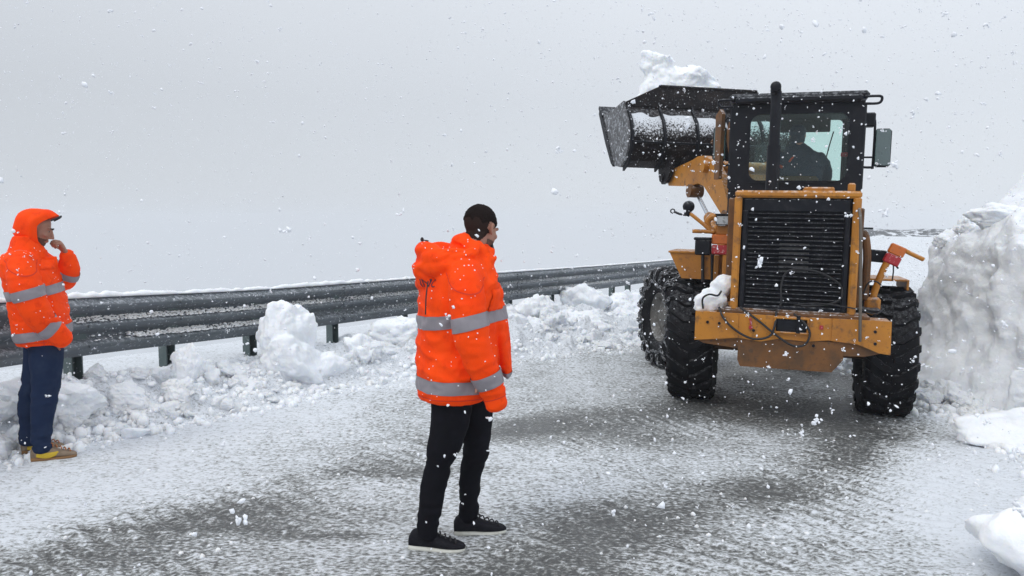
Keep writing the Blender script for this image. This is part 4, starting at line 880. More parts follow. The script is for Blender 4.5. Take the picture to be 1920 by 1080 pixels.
# snow heaped in the bucket
hp = [clod_shape(201, 5, 14, .18, (.95, .42, .34), 18), clod_shape(202, 5, 12, .2, (.33, .27, .42), 16), clod_shape(204, 4, 12, .2, (.20, .18, .2), 16), clod_shape(203, 5, 12, .18, (.36, .28, .26), 18), clod_shape(206, 4, 12, .2, (.22, .2, .18), 18)]
hp = [(V + np.array(c), F) for (V, F), c in zip(hp, [(.05, 2.75, 3.42), (-.52, 2.75, 3.84), (-.62, 2.76, 4.06), (-.12, 2.75, 3.86), (.16, 2.7, 3.74)])]
pm = remesh(hp, .016, 3); V, Nn = me_np(pm); V = V + Nn * (.035 * fbm(V * 7, 4, 27) + .012 * np.abs(fbm(V * 22, 3, 28)))[:, None]
V = V @ FM[:3, :3].T + FM[:3, 3]; V = np.array([LM @ Vector(v) for v in V]); me_set(pm, V)
tag(me_obj('snow_heap', pm, SNOW, None), 'heap of snow with a tall peak, carried in the raised loader bucket', 'snow heap')
# snow on the counterweight
hp = [clod_shape(221, 5, 14, .16, (.17, .12, .14), 18), clod_shape(222, 4, 12, .16, (.10, .09, .12), 18), clod_shape(223, 4, 12, .16, (.10, .08, .08), 18)]
hp = [(V + np.array(c), F) for (V, F), c in zip(hp, [(-.66, -.93, 1.09), (-.60, -.90, 1.20), (-.72, -.98, 1.08)])]
pm = remesh(hp, .008, 2); V, Nn = me_np(pm); V = V + Nn * (.016 * fbm(V * 14, 4, 37))[:, None]; V[:, 2] = np.maximum(V[:, 2], 1.004); V = np.array([LM @ Vector(v) for v in V]); me_set(pm, V)
tag(me_obj('snow_lump', pm, SNOW, None), 'white lump of snow lying on the left end of the orange counterweight', 'snow lump')
tube('cable_loop', CORD, [(-.74, -1.06, 1.03), (-.745, -1.08, 1.12), (-.69, -1.08, 1.16), (-.62, -1.06, 1.15), (-.59, -1.04, 1.19)], .009, 8)
# ================================================================ people
def loft(rings, n=40, power=2.3):
    """closed body from rings (cx, cy, z, half_x, half_y, turn_deg)"""
    X_ = catmull(np.array(rings, float), 5); V = []; F = []
    for cx_, cy_, z, a, b, rt in X_:
        for k in range(n):
            th = 2 * PI * k / n; c, s = math.cos(th), math.sin(th); q = (abs(c) ** power + abs(s) ** power) ** (-1 / power); x, y = a * c * q, b * s * q; r_ = R(rt)
            V.append((cx_ + x * math.cos(r_) - y * math.sin(r_), cy_ + x * math.sin(r_) + y * math.cos(r_), z))
    m_ = len(X_)
    for i in range(m_ - 1):
        for j in range(n): F.append((i * n + j, i * n + (j + 1) % n, (i + 1) * n + (j + 1) % n, (i + 1) * n + j))
    F.append(tuple(range(n))[::-1]); F.append(tuple(range((m_ - 1) * n, m_ * n)))
    return np.array(V), F
def xf(p, M3, o): return [(np.asarray(V) @ M3.T + np.array(o), F) for V, F in p]
def head_pieces():
    P_ = [ellipsoid((0, -.018, .032), (.074, .094, .086), 18), ellipsoid((0, .030, -.018), (.062, .064, .088), 16), ellipsoid((0, .052, -.082), (.036, .036, .030), 12), ellipsoid((0, .01, -.07), (.054, .06, .04), 12),
          sweep([(0, .088, .020), (0, .104, -.006), (0, .114, -.027)], [.008, .010, .0125], 10, 3), ellipsoid((.010, .100, -.031), (.009, .010, .007), 8), ellipsoid((-.010, .100, -.031), (.009, .010, .007), 8),
          ellipsoid((0, .091, -.052), (.023, .009, .0055), 10), ellipsoid((0, .089, -.062), (.020, .009, .006), 10), ellipsoid((.026, .078, .026), (.028, .015, .008), 10), ellipsoid((-.026, .078, .026), (.028, .015, .008), 10),
          ellipsoid((.040, .062, -.018), (.022, .022, .018), 10), ellipsoid((-.040, .062, -.018), (.022, .022, .018), 10)]
    for s in (-1, 1):
        P_.append(sweep([(s * .074, .004, .022), (s * .082, -.012, .020), (s * .084, -.018, .002), (s * .079, -.008, -.018), (s * .073, .004, -.028)], [.0065, .0065, .006, .0065, .0075], 8, 3)); P_.append(ellipsoid((s * .074, -.004, -.002), (.006, .014, .022), 8))
    P_.append(sweep([(0, -.02, -.03), (0, -.035, -.11), (0, -.045, -.17)], [.056, .056, .062], 16, 3))
    return P_
def hand_pieces(side, curls, spread=1.0, thumb=(0.6, .7, -.45)):
    P_ = [ellipsoid((0, .046, 0), (.040, .054, .017), 12), ellipsoid((side * .022, .03, -.008), (.018, .032, .016), 10), sweep([(0, -.05, 0), (0, .02, 0)], [(.027, .022), (.03, .018)], 12)]
    for k, (x, L_) in enumerate(((.030, .070), (.010, .080), (-.010, .075), (-.029, .060))):
        p = np.array([side * x, .086 - .004 * abs(k - 1.2), 0]); a = 0; pts = [p - np.array([0, .02, 0]), p]; x_ = side * x * .18 * spread
        for j, f in enumerate((.46, .30, .24)):
            a += R(curls[k][j]); p = p + np.array([x_ * .4, math.cos(a), -math.sin(a)]) * L_ * f; pts.append(p)
        P_.append(sweep(pts, [.0092, .0092, .0086, .0078, .0066], 9, 3))
    t0 = np.array([side * .026, .018, -.006]); d = np.array([side * thumb[0], thumb[1], thumb[2]]); d /= np.linalg.norm(d); d2 = d + np.array([-side * .35, .15, -.15]); d2 /= np.linalg.norm(d2)
    P_.append(sweep([t0, t0 + d * .034, t0 + d * .034 + d2 * .030, t0 + d * .034 + d2 * .056], [.0125, .011, .0098, .0075], 9, 3))
    return P_
def make_shoe(par, M3, o, L_, up_m, sole_m, extras=None, hem_r=.05):
    """toe towards +y of its own frame"""
    secs = [(-.5, .030, .078), (-.44, .038, .105), (-.30, .041, .115), (-.12, .041, .105), (.05, .046, .078), (.22, .050, .060), (.36, .044, .050), (.45, .032, .042), (.5, .014, .032)]
    def body(secs, zb, k=1.0, flat=None):
        X_ = catmull(np.array([(y * L_, w * k, (h if flat is None else flat(y))) for y, w, h in secs]), 4); V = []; F = []; n = 18
        for y, w, h in X_:
            for j in range(n):
                a = 2 * PI * j / n; c, s = math.cos(a), math.sin(a); q = (abs(c) ** 2.6 + abs(s) ** 2.6) ** (-1 / 2.6); V.append((w * c * q, y, zb + (h - zb) * .5 + (h - zb) * .5 * s * q))
        m_ = len(X_)
        for i in range(m_ - 1):
            for j in range(n): F.append((i * n + j, i * n + (j + 1) % n, (i + 1) * n + (j + 1) % n, (i + 1) * n + j))
        F.append(tuple(range(n))[::-1]); F.append(tuple(range((m_ - 1) * n, m_ * n)))
        return np.array(V), F
    def wr(V, F): return (V @ M3.T + np.array(o), F)
    V, F = body(secs, .018); mb = MB(); mb.add(*wr(V, F)); sh = mb.build('shoe', up_m, par, 60)
    mb = MB(); mb.add(*wr(*body(secs, .0, 1.07, lambda y: .028 + .012 * max(0, -y) * 2 + .006 * max(0, y)))); mb.build('sole', sole_m, sh, 60)
    mb = MB()
    for k in range(5):
        y = .015 + k * .026 - .03; z = .112 - k * .0115
        mb.add(*wr(*sweep([(-.026, y - .005, z - .012), (0, y + .004, z + .002), (.026, y + .012, z - .012)], [.004], 6, 3)))
    mb.add(*wr(*sweep([(0, -.03, .118), (.022, -.02, .128), (.028, 0, .115)], [.0035], 6, 3))); mb.build('laces', (extras or {}).get('lace', CORD), sh, 60)
    if extras and 'panel' in extras:
        mb = MB(); 
        for sx in (-1, 1): mb.add(*wr(*sweep([(sx * .0405, -.36 * L_, .055), (sx * .043, -.16 * L_, .043), (sx * .045, .02 * L_, .050), (sx * .043, .10 * L_, .062)], [(.016, .004), (.019, .004), (.015, .004), (.006, .003)], 8, 3, up=(sx, 0, 0))))
        mb.build('side_panel', extras['panel'], sh, 60)
    return sh
def seg_dist(P, A_):
    """distance to a polyline and position along it"""
    best = np.full(len(P), 1e9); sl = np.zeros(len(P)); acc = 0; A_ = np.asarray(A_, float)
    for i in range(len(A_) - 1):
        a, d = A_[i], A_[i + 1] - A_[i]; l = np.linalg.norm(d); d = d / l; t_ = np.clip((P - a) @ d, 0, l); q = np.linalg.norm(P - a - t_[:, None] * d, axis=1); k = q < best; best[k] = q[k]; sl[k] = acc + t_[k]; acc += l
    return best, sl
def band(jm, c, axis_, half, keep, off=.004, name='reflective_band', m=None, par=None, extra=None):
    bm = bmesh.new(); bm.from_mesh(jm); ax = Vector(axis_).normalized(); c = Vector(c)
    for s in (1, -1):
        g = bm.verts[:] + bm.edges[:] + bm.faces[:]; bmesh.ops.bisect_plane(bm, geom=g, plane_co=c + ax * half * s, plane_no=ax * s, clear_outer=True)
    cen = np.array([f.calc_center_median()[:] for f in bm.faces]); 
    if len(cen) == 0: bm.free(); return None
    k = keep(cen); bmesh.ops.delete(bm, geom=[f for f, q in zip(bm.faces[:], k) if not q], context='FACES')
    bm.normal_update()
    for v in bm.verts: v.co += v.normal * off
    me_ = bpy.data.meshes.new(name); bm.to_mesh(me_); bm.free()
    return me_obj(name, me_, m or TAPE, par)
def patch(jm, keep, off, name, m, par):
    bm = bmesh.new(); bm.from_mesh(jm); bm.verts.ensure_lookup_table(); V, _ = me_np(jm); kv = keep(V)      # kv: 0..1 per vertex, lift
    bmesh.ops.delete(bm, geom=[v for v in bm.verts[:] if kv[v.index] <= 0], context='VERTS') if True else 0
    bm.normal_update()
    for v in bm.verts: v.co += v.normal * (off * (0.35 if v.is_boundary else 1.0))
    me_ = bpy.data.meshes.new(name); bm.to_mesh(me_); bm.free(); return me_obj(name, me_, m, par)

def make_person(label, loc, sp, trousers, group=None):
    z0 = gz(loc[0], loc[1]) if sp.get('ground', True) else loc[2]
    root_loc = Vector((loc[0], loc[1], z0))
    Hr = rotz(R(sp['head_turn'] - 90)) @ rotx(R(-sp['head_down'])) @ roty(R(sp.get('head_roll', 0))); Hc = np.array(sp['head'])
    pcs = xf(head_pieces(), Hr, Hc)
    pcs.append(loft([(c[0], c[1], c[2], c[3] * .72, c[4] * .72, c[5]) for c in sp['torso_body']], 28))
    for arm_ in sp['arms']:
        pts, rad = arm_['p'], arm_['r']; pcs.append(sweep(pts, [max(.032, r_ * .52) for r_ in rad], 14, 4))
        if arm_.get('hand'):
            M3, o_, side, curls = arm_['hand']; pcs += xf(hand_pieces(side, curls), M3, o_)
    for leg in sp['legs']: pcs.append(sweep(leg['p'], [r_ * .72 for r_ in leg['r']], 14, 4))
    for sh in sp['shoes']:
        M3 = rotz(R(sh['turn'] - 90)); pcs += xf([ellipsoid((0, -.045, .045), (.026, .065, .024), 8)], M3, sh['o'])
    bmz = remesh(pcs, sp.get('body_voxel', .0048), 3)
    body = me_obj('person', bmz, SKIN, None); body.location = root_loc - Vector((0, 0, .010 if sp.get('ground', True) else 0)); tag(body, label, 'person', group)
    V, Nn = me_np(bmz); HL = (V - Hc) @ Hr          # head coordinates
    # hair, beard, brows, eyes
    if sp.get('hair', True):
        def hk(P_): 
            q = (P_ - Hc) @ Hr; line = .045 - .0 * q[:, 0]
            up_ = (q[:, 2] > .060 - 1.2 * np.clip(.070 - q[:, 1], 0, .30)) & (q[:, 2] > -.085) & (np.linalg.norm(q - np.array([0, -.01, .02]), axis=1) < .125)
            side_ = ~((np.abs(q[:, 0]) > .066) & (q[:, 2] < .028) & (q[:, 1] > -.030)); return (up_ & side_).astype(float)
        def fade_(P_):
            q = (P_ - Hc) @ Hr; return (q[:, 2] < .016 + .016 * fbm(P_ * 45, 2, 9))
        h_ = patch(bmz, lambda P_: hk(P_) * ~fade_(P_), .0055, 'hair', HAIR, body); patch(bmz, lambda P_: hk(P_) * (((P_ - Hc) @ Hr)[:, 2] < .04), .0022, 'clipped_hair', FADE, body)
        V, Nn = me_np(h_.data); V = V + Nn * (.0022 * fbm(V * 120, 2, 3) + .0035 * fbm(V * 38, 2, 4))[:, None]; me_set(h_.data, V)
    def bk_(P_):
        q = (P_ - Hc) @ Hr; return ((q[:, 2] < -.040 - .1 * np.abs(q[:, 0])) & (q[:, 2] > -.118) & (q[:, 1] > .0) & ~((np.abs(q[:, 0]) < .020) & (q[:, 2] > -.068) & (q[:, 2] < -.046)) & (np.linalg.norm(q, axis=1) < .14)).astype(float)
    patch(bmz, bk_, .0022, 'beard', STUB, body)
    for s in (-1, 1):
        mb = MB(); mb.add(*xf([ellipsoid((s * .029, .073, .010), (.010, .010, .007), 10)], Hr, Hc)[0]); e_ = mb.build('eye', EYEW, body, 180)
        mb = MB(); mb.add(*xf([ellipsoid((s * .029, .080, .010), (.0055, .004, .0055), 8)], Hr, Hc)[0]); mb.build('iris', HAIR, e_, 180)
        mb = MB(); mb.add(*xf([sweep([(s * .012, .093, .030), (s * .03, .091, .036), (s * .046, .080, .030)], [.004, .0048, .003], 8, 3)], Hr, Hc)[0]); mb.build('eyebrow', HAIR, body, 180)
    # trousers
    tp = [sweep(l['p'], l['r'], 20, 5) for l in sp['legs']] + [ellipsoid(sp['hips'][0], sp['hips'][1], 14)]
    tm = remesh(tp, .0085, 3); V, Nn = me_np(tm); f = fbm(V * np.array([7, 7, 20]) + .6 * np.c_[fbm(V * 6, 2, 5), V[:, 1], V[:, 0]], 3, sp['seed'])
    low = ss((.42 - V[:, 2]) / .3) + .4; knee = np.exp(-((V[:, 2] - .46) / .09) ** 2)
    V = V + Nn * (.013 * f * (low + .8 * knee))[:, None]; me_set(tm, V); me_obj('trousers', tm, trousers, body)
    for sh in sp['shoes']: make_shoe(body, rotz(R(sh['turn'] - 90)) @ rotx(R(sh.get('pitch', 0))), sh['o'], sh.get('L', .285), sp['shoe_m'], sp['sole_m'], sp.get('shoe_x'))
    # jacket
    jp = [loft(sp['torso'], 44)] + [sweep(a['p'], a['r'], 24, 6) for a in sp['arms']] + sp.get('extra', [])
    jm = remesh(jp, .0085, 5, 'jacket'); V, Nn = me_np(jm); base = V.copy()
    fold = fbm(V * np.array([5, 5, 9]) + .9 * np.c_[fbm(V * 3.3, 2, 3), fbm(V * 3.3, 2, 4), fbm(V * 3, 2, 6)], 3, sp['seed'] + 9); amp = .011 + .007 * ss((V[:, 2] - 1.36) / .08) * (1 if sp['seed'] == 11 else 0); dsp = amp * (np.abs(fold) * -2.6 + .55) + .004 * fbm(V * 16, 2, 8)
    adist = []; 
    for a in sp['arms']:
        q, s_ = seg_dist(V, catmull(a['p'], 4)); rr_ = np.interp(s_, np.r_[0, np.cumsum(np.linalg.norm(np.diff(np.array(a['p']), axis=0), axis=1))], a['r']); adist.append((q / rr_, s_, a))
        ina = np.clip(1.35 - q / rr_, 0, .3) / .3; tw = fbm(np.c_[s_ * 12, (V @ np.array([3.0, 2.0, 1.5])), s_ * 0] + .5 * fbm(V * 7, 2, 12)[:, None], 3, sp['seed'] + 20)
        dsp = dsp * (1 - .8 * ina) + ina * .0075 * (np.abs(tw) * -2.2 + .55)
    V = V + Nn * dsp[:, None]; me_set(jm, V)
    jo = me_obj('jacket', jm, sp.get('jacket_m', CLOTH), body)
    def in_arm(P_, which=None):
        out = np.zeros(len(P_), bool)
        for i, a in enumerate(sp['arms']):
            if which is not None and i != which: continue
            q, s_ = seg_dist(P_, catmull(a['p'], 4)); rr_ = np.interp(s_, np.r_[0, np.cumsum(np.linalg.norm(np.diff(np.array(a['p']), axis=0), axis=1))], a['r']); out |= (q / rr_ < 1.17)
        return out
    for bnd in sp.get('bands', []):
        if bnd[0] == 'torso': _, c, ax, half = bnd; band(jm, c, ax, half, lambda P_: ~in_arm(P_), par=jo)
        else:
            _, wi, c, ax, half = bnd; band(jm, c, ax, half, lambda P_: in_arm(P_, wi) & (np.linalg.norm(P_ - np.array(c), axis=1) < .19), .0045, par=jo)
    for sm_ in sp.get('seams', []):
        if sm_[0] == 'torso': band(jm, sm_[1], sm_[2], .0028, lambda P_: ~in_arm(P_), .0022, 'seam', SEAM, jo)
        else: band(jm, sm_[2], sm_[3], .0028, lambda P_: in_arm(P_, sm_[1]) & (np.linalg.norm(P_ - np.array(sm_[2]), axis=1) < .19), .0022, 'seam', SEAM, jo)
    for nm_, keep, off, mm in sp.get('patches', []): patch(jm, keep, off, nm_, mm, jo)
    # snow that has landed on the shoulders, sleeves and hair
    if sp.get('ground', True):
        mb = MB(); V0_, F0_ = ICO[1]; V, Nn = me_np(jm); w_ = np.clip(Nn[:, 2] + .35, .03, 1.2); idx = RNG.choice(len(V), 230, p=w_ / w_.sum())
        for i in idx: mb.add(V0_ * RNG.uniform(.5, 1.5, (len(V0_), 3)) * RNG.uniform(.0016, .0042) + V[i] + Nn[i] * .001, F0_)
        tag(mb.build('snow_speck', FLAKE, jo, 180), kind='stuff')
    return body, jo, jm

# ---- the man in the middle, his back half turned
curl_r = [(20, 25, 15)] * 4
mid = dict(
    seed=11, head=(.150, .02, 1.655), head_turn=54, head_down=20,
    torso_body=[(.02, 0, .80, .16, .19, 0), (.03, 0, 1.0, .16, .18, 8), (.04, 0, 1.25, .16, .21, 15), (.06, 0, 1.45, .13, .22, 18), (.08, 0, 1.56, .08, .09, 18)],
    torso=[(.015, .0, .79, .190, .235, 12), (.018, 0, .84, .203, .25, 12), (.022, .0, .94, .208, .25, 16), (.022, 0, 1.05, .202, .225, 18), (.022, 0, 1.2, .198, .225, 20), (.030, 0, 1.33, .190, .240, 22), (.045, 0, 1.43, .165, .250, 22), (.065, 0, 1.50, .13, .19, 22), (.085, 0, 1.55, .105, .12, 22), (.105, 0, 1.585, .095, .10, 22)],
    arms=[dict(p=[(.075, -.180, 1.45), (.088, -.250, 1.36), (.108, -.292, 1.20), (.130, -.305, 1.09), (.172, -.292, .98), (.212, -.275, .88), (.237, -.268, .800)], r=[.076, .086, .087, .083, .074, .064, .057], hand=(rotx(R(-80)) @ rotz(0), (.195, -.28, .965), -1, [(60, 80, 50)] * 4)),
          dict(p=[(.03, .18, 1.455), (.03, .25, 1.34), (.06, .285, 1.18), (.10, .29, 1.05), (.14, .27, .92), (.17, .25, .82), (.18, .25, .77)], r=[.082, .092, .092, .088, .082, .068, .058], hand=(rotx(R(-80)), (.18, .25, .80), 1, curl_r))],
    legs=[dict(p=[(.01, -.09, .86), (-.01, -.10, .66), (-.066, -.10, .46), (-.098, -.10, .32), (-.118, -.10, .18), (-.130, -.10, .085)], r=[.112, .098, .072, .064, .056, .054]),
          dict(p=[(.085, .09, .86), (.115, .10, .66), (.112, .10, .46), (.083, .105, .32), (.078, .105, .18), (.075, .11, .09)], r=[.105, .092, .070, .060, .054, .052])],
    hips=((.045, 0, .88), (.135, .17, .12)),
    shoes=[dict(o=(-.075, -.10, .0), turn=-6, L=.292), dict(o=(.137, .115, .0), turn=8, L=.285)], shoe_m=SHOE_B, sole_m=SOLE_W,
    extra=[ # open front edge, collar, folded hood on the back
        sweep([(.20, .05, 1.36), (.235, .06, 1.2), (.262, .07, 1.04), (.285, .08, .885)], [(.045, .10), (.045, .12), (.038, .12), (.022, .10)], 18, 5, up=(0, 1, 0)),
        loft([(.075, 0, 1.48, .13, .125, 22), (.098, .0, 1.53, .115, .118, 22), (.108, .0, 1.555, .106, .112, 22)], 32, 2),
        sweep([(.215, -.05, 1.475), (.18, -.092, 1.515), (.125, -.112, 1.56), (.072, -.098, 1.595), (.046, .0, 1.612), (.072, .098, 1.595), (.125, .112, 1.56), (.18, .09, 1.515)], [(.018, .042)] * 8, 12, 5),
        sweep([(.185, -.085, 1.50), (.145, -.115, 1.545), (.09, -.118, 1.575)], [(.022, .035)] * 3, 12, 5),
        sweep([(.12, -.165, 1.545), (.02, -.175, 1.535), (-.09, -.13, 1.53), (-.135, .0, 1.53), (-.09, .13, 1.53), (.02, .175, 1.535), (.12, .165, 1.545)], [.030, .042, .052, .056, .052, .042, .030], 16, 5),
        sweep([(.07, -.170, 1.50), (-.03, -.165, 1.475), (-.12, -.10, 1.455), (-.155, .0, 1.45), (-.12, .10, 1.455), (-.03, .165, 1.475)], [.030, .042, .050, .055, .050, .036], 16, 5),
        sweep([(-.03, -.13, 1.46), (-.10, -.09, 1.41), (-.145, .0, 1.39), (-.10, .09, 1.41)], [.03, .045, .052, .04], 16, 5)],
    seams=[('torso', (0, 0, .815), (0, 0, 1)), ('torso', (0, .02, 0), (-.37, .93, 0)), ('arm', 0, (.088, -.21, 1.425), (.12, -.55, 1)), ('arm', 0, (.225, -.272, .84), (-.3, 0, 1))],
    patches=[('pocket_flap', lambda P_: ((P_[:, 0] > .15) & (P_[:, 2] > 1.24) & (P_[:, 2] < 1.36) & (P_[:, 1] < .02) & (P_[:, 1] > -.16)).astype(float), .014, CLOTH)],
    bands=[('torso', (0, 0, 1.195), (-.10, .02, 1), .033), ('torso', (0, 0, .875), (-.0, .0, 1), .033), ('arm', 0, (.112, -.29, 1.21), (-.25, .05, 1), .034), ('arm', 0, (.192, -.283, .93), (-.38, -.1, 1), .033), ('arm', 1, (.06, .285, 1.16), (0, 0, 1), .034), ('arm', 1, (.155, .26, .87), (-.2, 0, 1), .034)])
midp, midj, midm = make_person('man with short dark hair and lowered hood, orange hi-vis jacket and black jeans', (-.31, 3.95, 0), mid, JEANS_B)
bv = BVHTree.FromObject(midj, bpy.context.evaluated_depsgraph_get())
# dark lettering across the back, under the hood
tcu = bpy.data.curves.new('t', 'FONT'); tcu.body = 'INC'; tcu.size = .075; tcu.align_x = 'CENTER'; tcu.align_y = 'CENTER'; tcu.extrude = 0
to = bpy.data.objects.new('t', tcu); COL.objects.link(to); me_t = bpy.data.meshes.new_from_object(to.evaluated_get(bpy.context.evaluated_depsgraph_get())); bpy.data.objects.remove(to)
bm = bmesh.new(); bm.from_mesh(me_t); bmesh.ops.subdivide_edges(bm, edges=bm.edges[:], cuts=3, use_grid_fill=True); bm.to_mesh(me_t); bm.free()
V, _n = me_np(me_t); out = []
for v in V:
    c0 = Vector((-.085 + .02, -.5, 1.362 + v[1])); ang = v[0] / .25
    org = Vector((-.30, -.215 - v[0] * .8, 1.385 + v[1] * .8)) ; dr = Vector((.93, .36, 0)).normalized()
    hit = bv.ray_cast(org, dr)
    out.append((hit[0] + hit[1] * .003) if hit[0] is not None else org)
me_set(me_t, np.array([tuple(o_) for o_ in out])); me_obj('lettering', me_t, LETTER, midj)
for path in ([(-.145, -.03, 1.60), (-.150, -.05, 1.57), (-.165, -.06, 1.51), (-.17, -.06, 1.48)], [(-.10, -.205, 1.40), (-.108, -.225, 1.33), (-.112, -.222, 1.24)], [(-.15, -.03, 1.60), (-.115, -.05, 1.595)]): mb = MB(); mb.tube(path, .0038, 6, 4); mb.build('drawcord', CORD, midj, 60)
mb = MB(); mb.ell((-.148, -.03, 1.602), (.009, .009, .012), 6); mb.build('cord_toggle', CORD, midj, 60)
mb = MB(); mb.tube([(.20, -.02, 1.50), (.212, .0, 1.54), (.205, .02, 1.575)], .008, 8, 4); mb.build('collar_lining', CORD, midj, 60)
for z in (.905, .93): 
    pass

# ---- the man on the left, hood up, hand raised to his mouth
curl_l = [(50, 60, 40), (62, 70, 45), (72, 75, 45), (80, 78, 45)]
HM = np.array([[.30, -.10, -.95], [.90, -.30, .32], [-.32, -.95, .0]])
def ortho(a, b_):
    y = np.array(a, float); y /= np.linalg.norm(y); z = np.array(b_, float); z = z - y * (z @ y); z /= np.linalg.norm(z); x = np.cross(y, z); return np.array([x, y, z]).T
def lk(x0, x1, z0_, z1_, front=True): return lambda P_: ((P_[:, 0] > x0) & (P_[:, 0] < x1) & (P_[:, 2] > z0_) & (P_[:, 2] < z1_) & (P_[:, 1] < .02)).astype(float)
LX = .87
def sq(L, i=0): return [tuple((v * LX if k == i or (k == 3 and len(t) == 6) else v) for k, v in enumerate(t)) for t in L]
left = dict(
    seed=23, head=(-.020, .0, 1.595), head_turn=-8, head_down=24, hair=False,
    torso_body=[(-.02, 0, .80, .15, .18, 0), (-.03, 0, 1.0, .15, .18, -10), (-.07, 0, 1.25, .15, .2, -14), (-.10, 0, 1.42, .13, .2, -14), (-.07, 0, 1.5, .08, .09, -14)],
    torso=[(-.005, .0, .80, .175, .215, -12), (-.01, 0, .86, .195, .23, -12), (-.018, 0, .98, .198, .235, -13), (-.035, 0, 1.10, .195, .235, -14), (-.062, 0, 1.22, .195, .24, -15), (-.090, 0, 1.33, .185, .24, -15), (-.105, .0, 1.39, .155, .225, -15), (-.095, 0, 1.43, .125, .16, -15), (-.075, 0, 1.455, .10, .105, -15)],
    arms=[dict(p=[(-.130, -.165, 1.40), (-.120, -.225, 1.30), (-.090, -.262, 1.17), (-.045, -.272, 1.055), (.008, -.255, .965), (.085, -.232, .89), (.135, -.21, .835)], r=[.078, .094, .097, .090, .080, .070, .062], hand=(ortho((.6, .35, -.5), (.3, .9, .1)), (.075, -.19, .885), -1, curl_l)),
          dict(p=[(-.06, .175, 1.40), (.02, .205, 1.33), (.12, .19, 1.25), (.160, .13, 1.235), (.190, .07, 1.30), (.188, .045, 1.375), (.175, .03, 1.415)], r=[.078, .086, .082, .075, .068, .058, .050], hand=(ortho((-.42, -.25, .95), (1, .1, .35)), (.172, .02, 1.425), 1, curl_l))],
    legs=[dict(p=[(.01, -.09, .86), (.005, -.10, .66), (-.012, -.10, .46), (-.042, -.10, .32), (-.050, -.10, .18), (-.052, -.10, .085)], r=[.112, .102, .084, .073, .064, .063]),
          dict(p=[(-.02, .09, .86), (-.055, .11, .66), (-.105, .11, .46), (-.135, .12, .32), (-.143, .12, .18), (-.145, .12, .09)], r=[.108, .092, .076, .067, .061, .060])],
    hips=((.0, 0, .86), (.15, .175, .13)),
    shoes=[dict(o=(.027, -.10, .0), turn=-3, L=.300), dict(o=(-.05, .16, .0), turn=6, L=.290)], shoe_m=SHOE_T, sole_m=SOLE_K, shoe_x=dict(lace=SHOE_O, panel=SHOE_Y),
    extra=[ # collar under the chin
        loft([(-.08, 0, 1.40, .13, .135, -15), (-.06, 0, 1.43, .112, .118, -15), (-.052, 0, 1.452, .10, .105, -15)], 32, 2),
        sweep([(.075, -.055, 1.40), (.09, -.05, 1.25), (.12, -.05, 1.1), (.140, -.05, .9)], [(.016, .035)] * 4, 10, 5, up=(1, 0, 0))],
    seams=[('torso', (0, 0, .835), (-.05, 0, 1)), ('arm', 0, (-.12, -.20, 1.37), (.1, -.6, 1)), ('torso', (.085, 0, 0), (1, .05, .12))],
    bands=[('torso', (0, 0, 1.175), (-.16, .0, 1), .032), ('torso', (0, 0, .885), (-.14, .0, 1), .032), ('arm', 0, (-.10, -.265, 1.165), (-.28, 0, 1), .034), ('arm', 0, (.035, -.245, .94), (-.74, -.2, .66), .033), ('arm', 1, (.187, .09, 1.275), (-.35, .5, -.9), .026)],
    patches=[('pocket_flap', lk(-.01, .085, 1.315, 1.385), .010, CLOTH), ('pocket_flap', lk(.0, .12, .965, 1.01), .010, CLOTH)])
for a_ in left['arms']:
    a_['p'] = sq(a_['p']); h_ = list(a_['hand']); h_[1] = sq([h_[1]])[0]; a_['hand'] = tuple(h_)
for l_ in left['legs']: l_['p'] = sq(l_['p'])
left['torso'] = sq(left['torso']); left['torso_body'] = sq(left['torso_body']); left['extra'] = [(V * np.array([LX, 1, 1]), F) for V, F in left['extra']]
left['head'] = (-.020 * LX, 0, 1.595)
for s_ in left['shoes']: s_['o'] = sq([s_['o']])[0]; s_['L'] *= .92
left['bands'] = [(b[0], sq([b[1]])[0], b[2], b[3]) if b[0] == 'torso' else (b[0], b[1], sq([b[2]])[0], b[3], b[4]) for b in left['bands']]
lp, lj, ljm = make_person('man in orange hi-vis jacket, hood up, navy jeans, yellow shoes, hand at his mouth', (-3.355, 5.47, 0), left, JEANS_N); lp.rotation_euler = (0, 0, R(31)); lp.scale = (1.03, 1.03, 1.035)
# the raised hood: a shell round the head, open at the face
Hr = rotz(R(-8 - 90)) @ rotx(R(-19)); Hc = np.array([-.020 * LX, .0, 1.595])
hood = []
nu_, nv_ = 44, 26
def hood_shell(off):
    V = []
    for j in range(nv_ + 1):
        v_ = j / nv_
        for i in range(nu_ + 1):
            th = -PI * .5 + (i / nu_) * 2 * PI * .5 * 2 * .5    # left to right over the crown
            V.append((v_, th))
    return V
V = []; F = []; n_ = 52; nv_ = 30
for j in range(nv_ + 1):
    v_ = j / nv_
    for i in range(n_ + 1):
        a = R(-66) + (R(246) - R(-66)) * i / n_; c, s = math.cos(a), math.sin(a)
        yf = .012 + .092 * max(0, s) ** 1.5 + .055 * max(0, -s) ** 1.2
        rr_ = (1 - v_ ** 2.6) ** .42; bulge = 1 + .05 * math.sin(PI * min(1, v_ * 2.2))
        y = yf + (-.132 - yf) * v_; w_ = (.094 + .014 * min(1, v_ * 4)) * rr_ * bulge
        hh = (.104 + .014 * min(1, v_ * 3)) if s > 0 else .150
        V.append((w_ * c, y, .022 + hh * s * (rr_ if s > 0 else rr_ ** .6) * bulge))
m_ = n_ + 1
for j in range(nv_):
    for i in range(n_): F.append((j * m_ + i, j * m_ + i + 1, (j + 1) * m_ + i + 1, (j + 1) * m_ + i))
V = np.array(V); V = V @ Hr.T + Hc
V = V + .006 * np.c_[fbm(V * 9, 3, 71), fbm(V * 9, 3, 72), fbm(V * 9, 3, 73)]
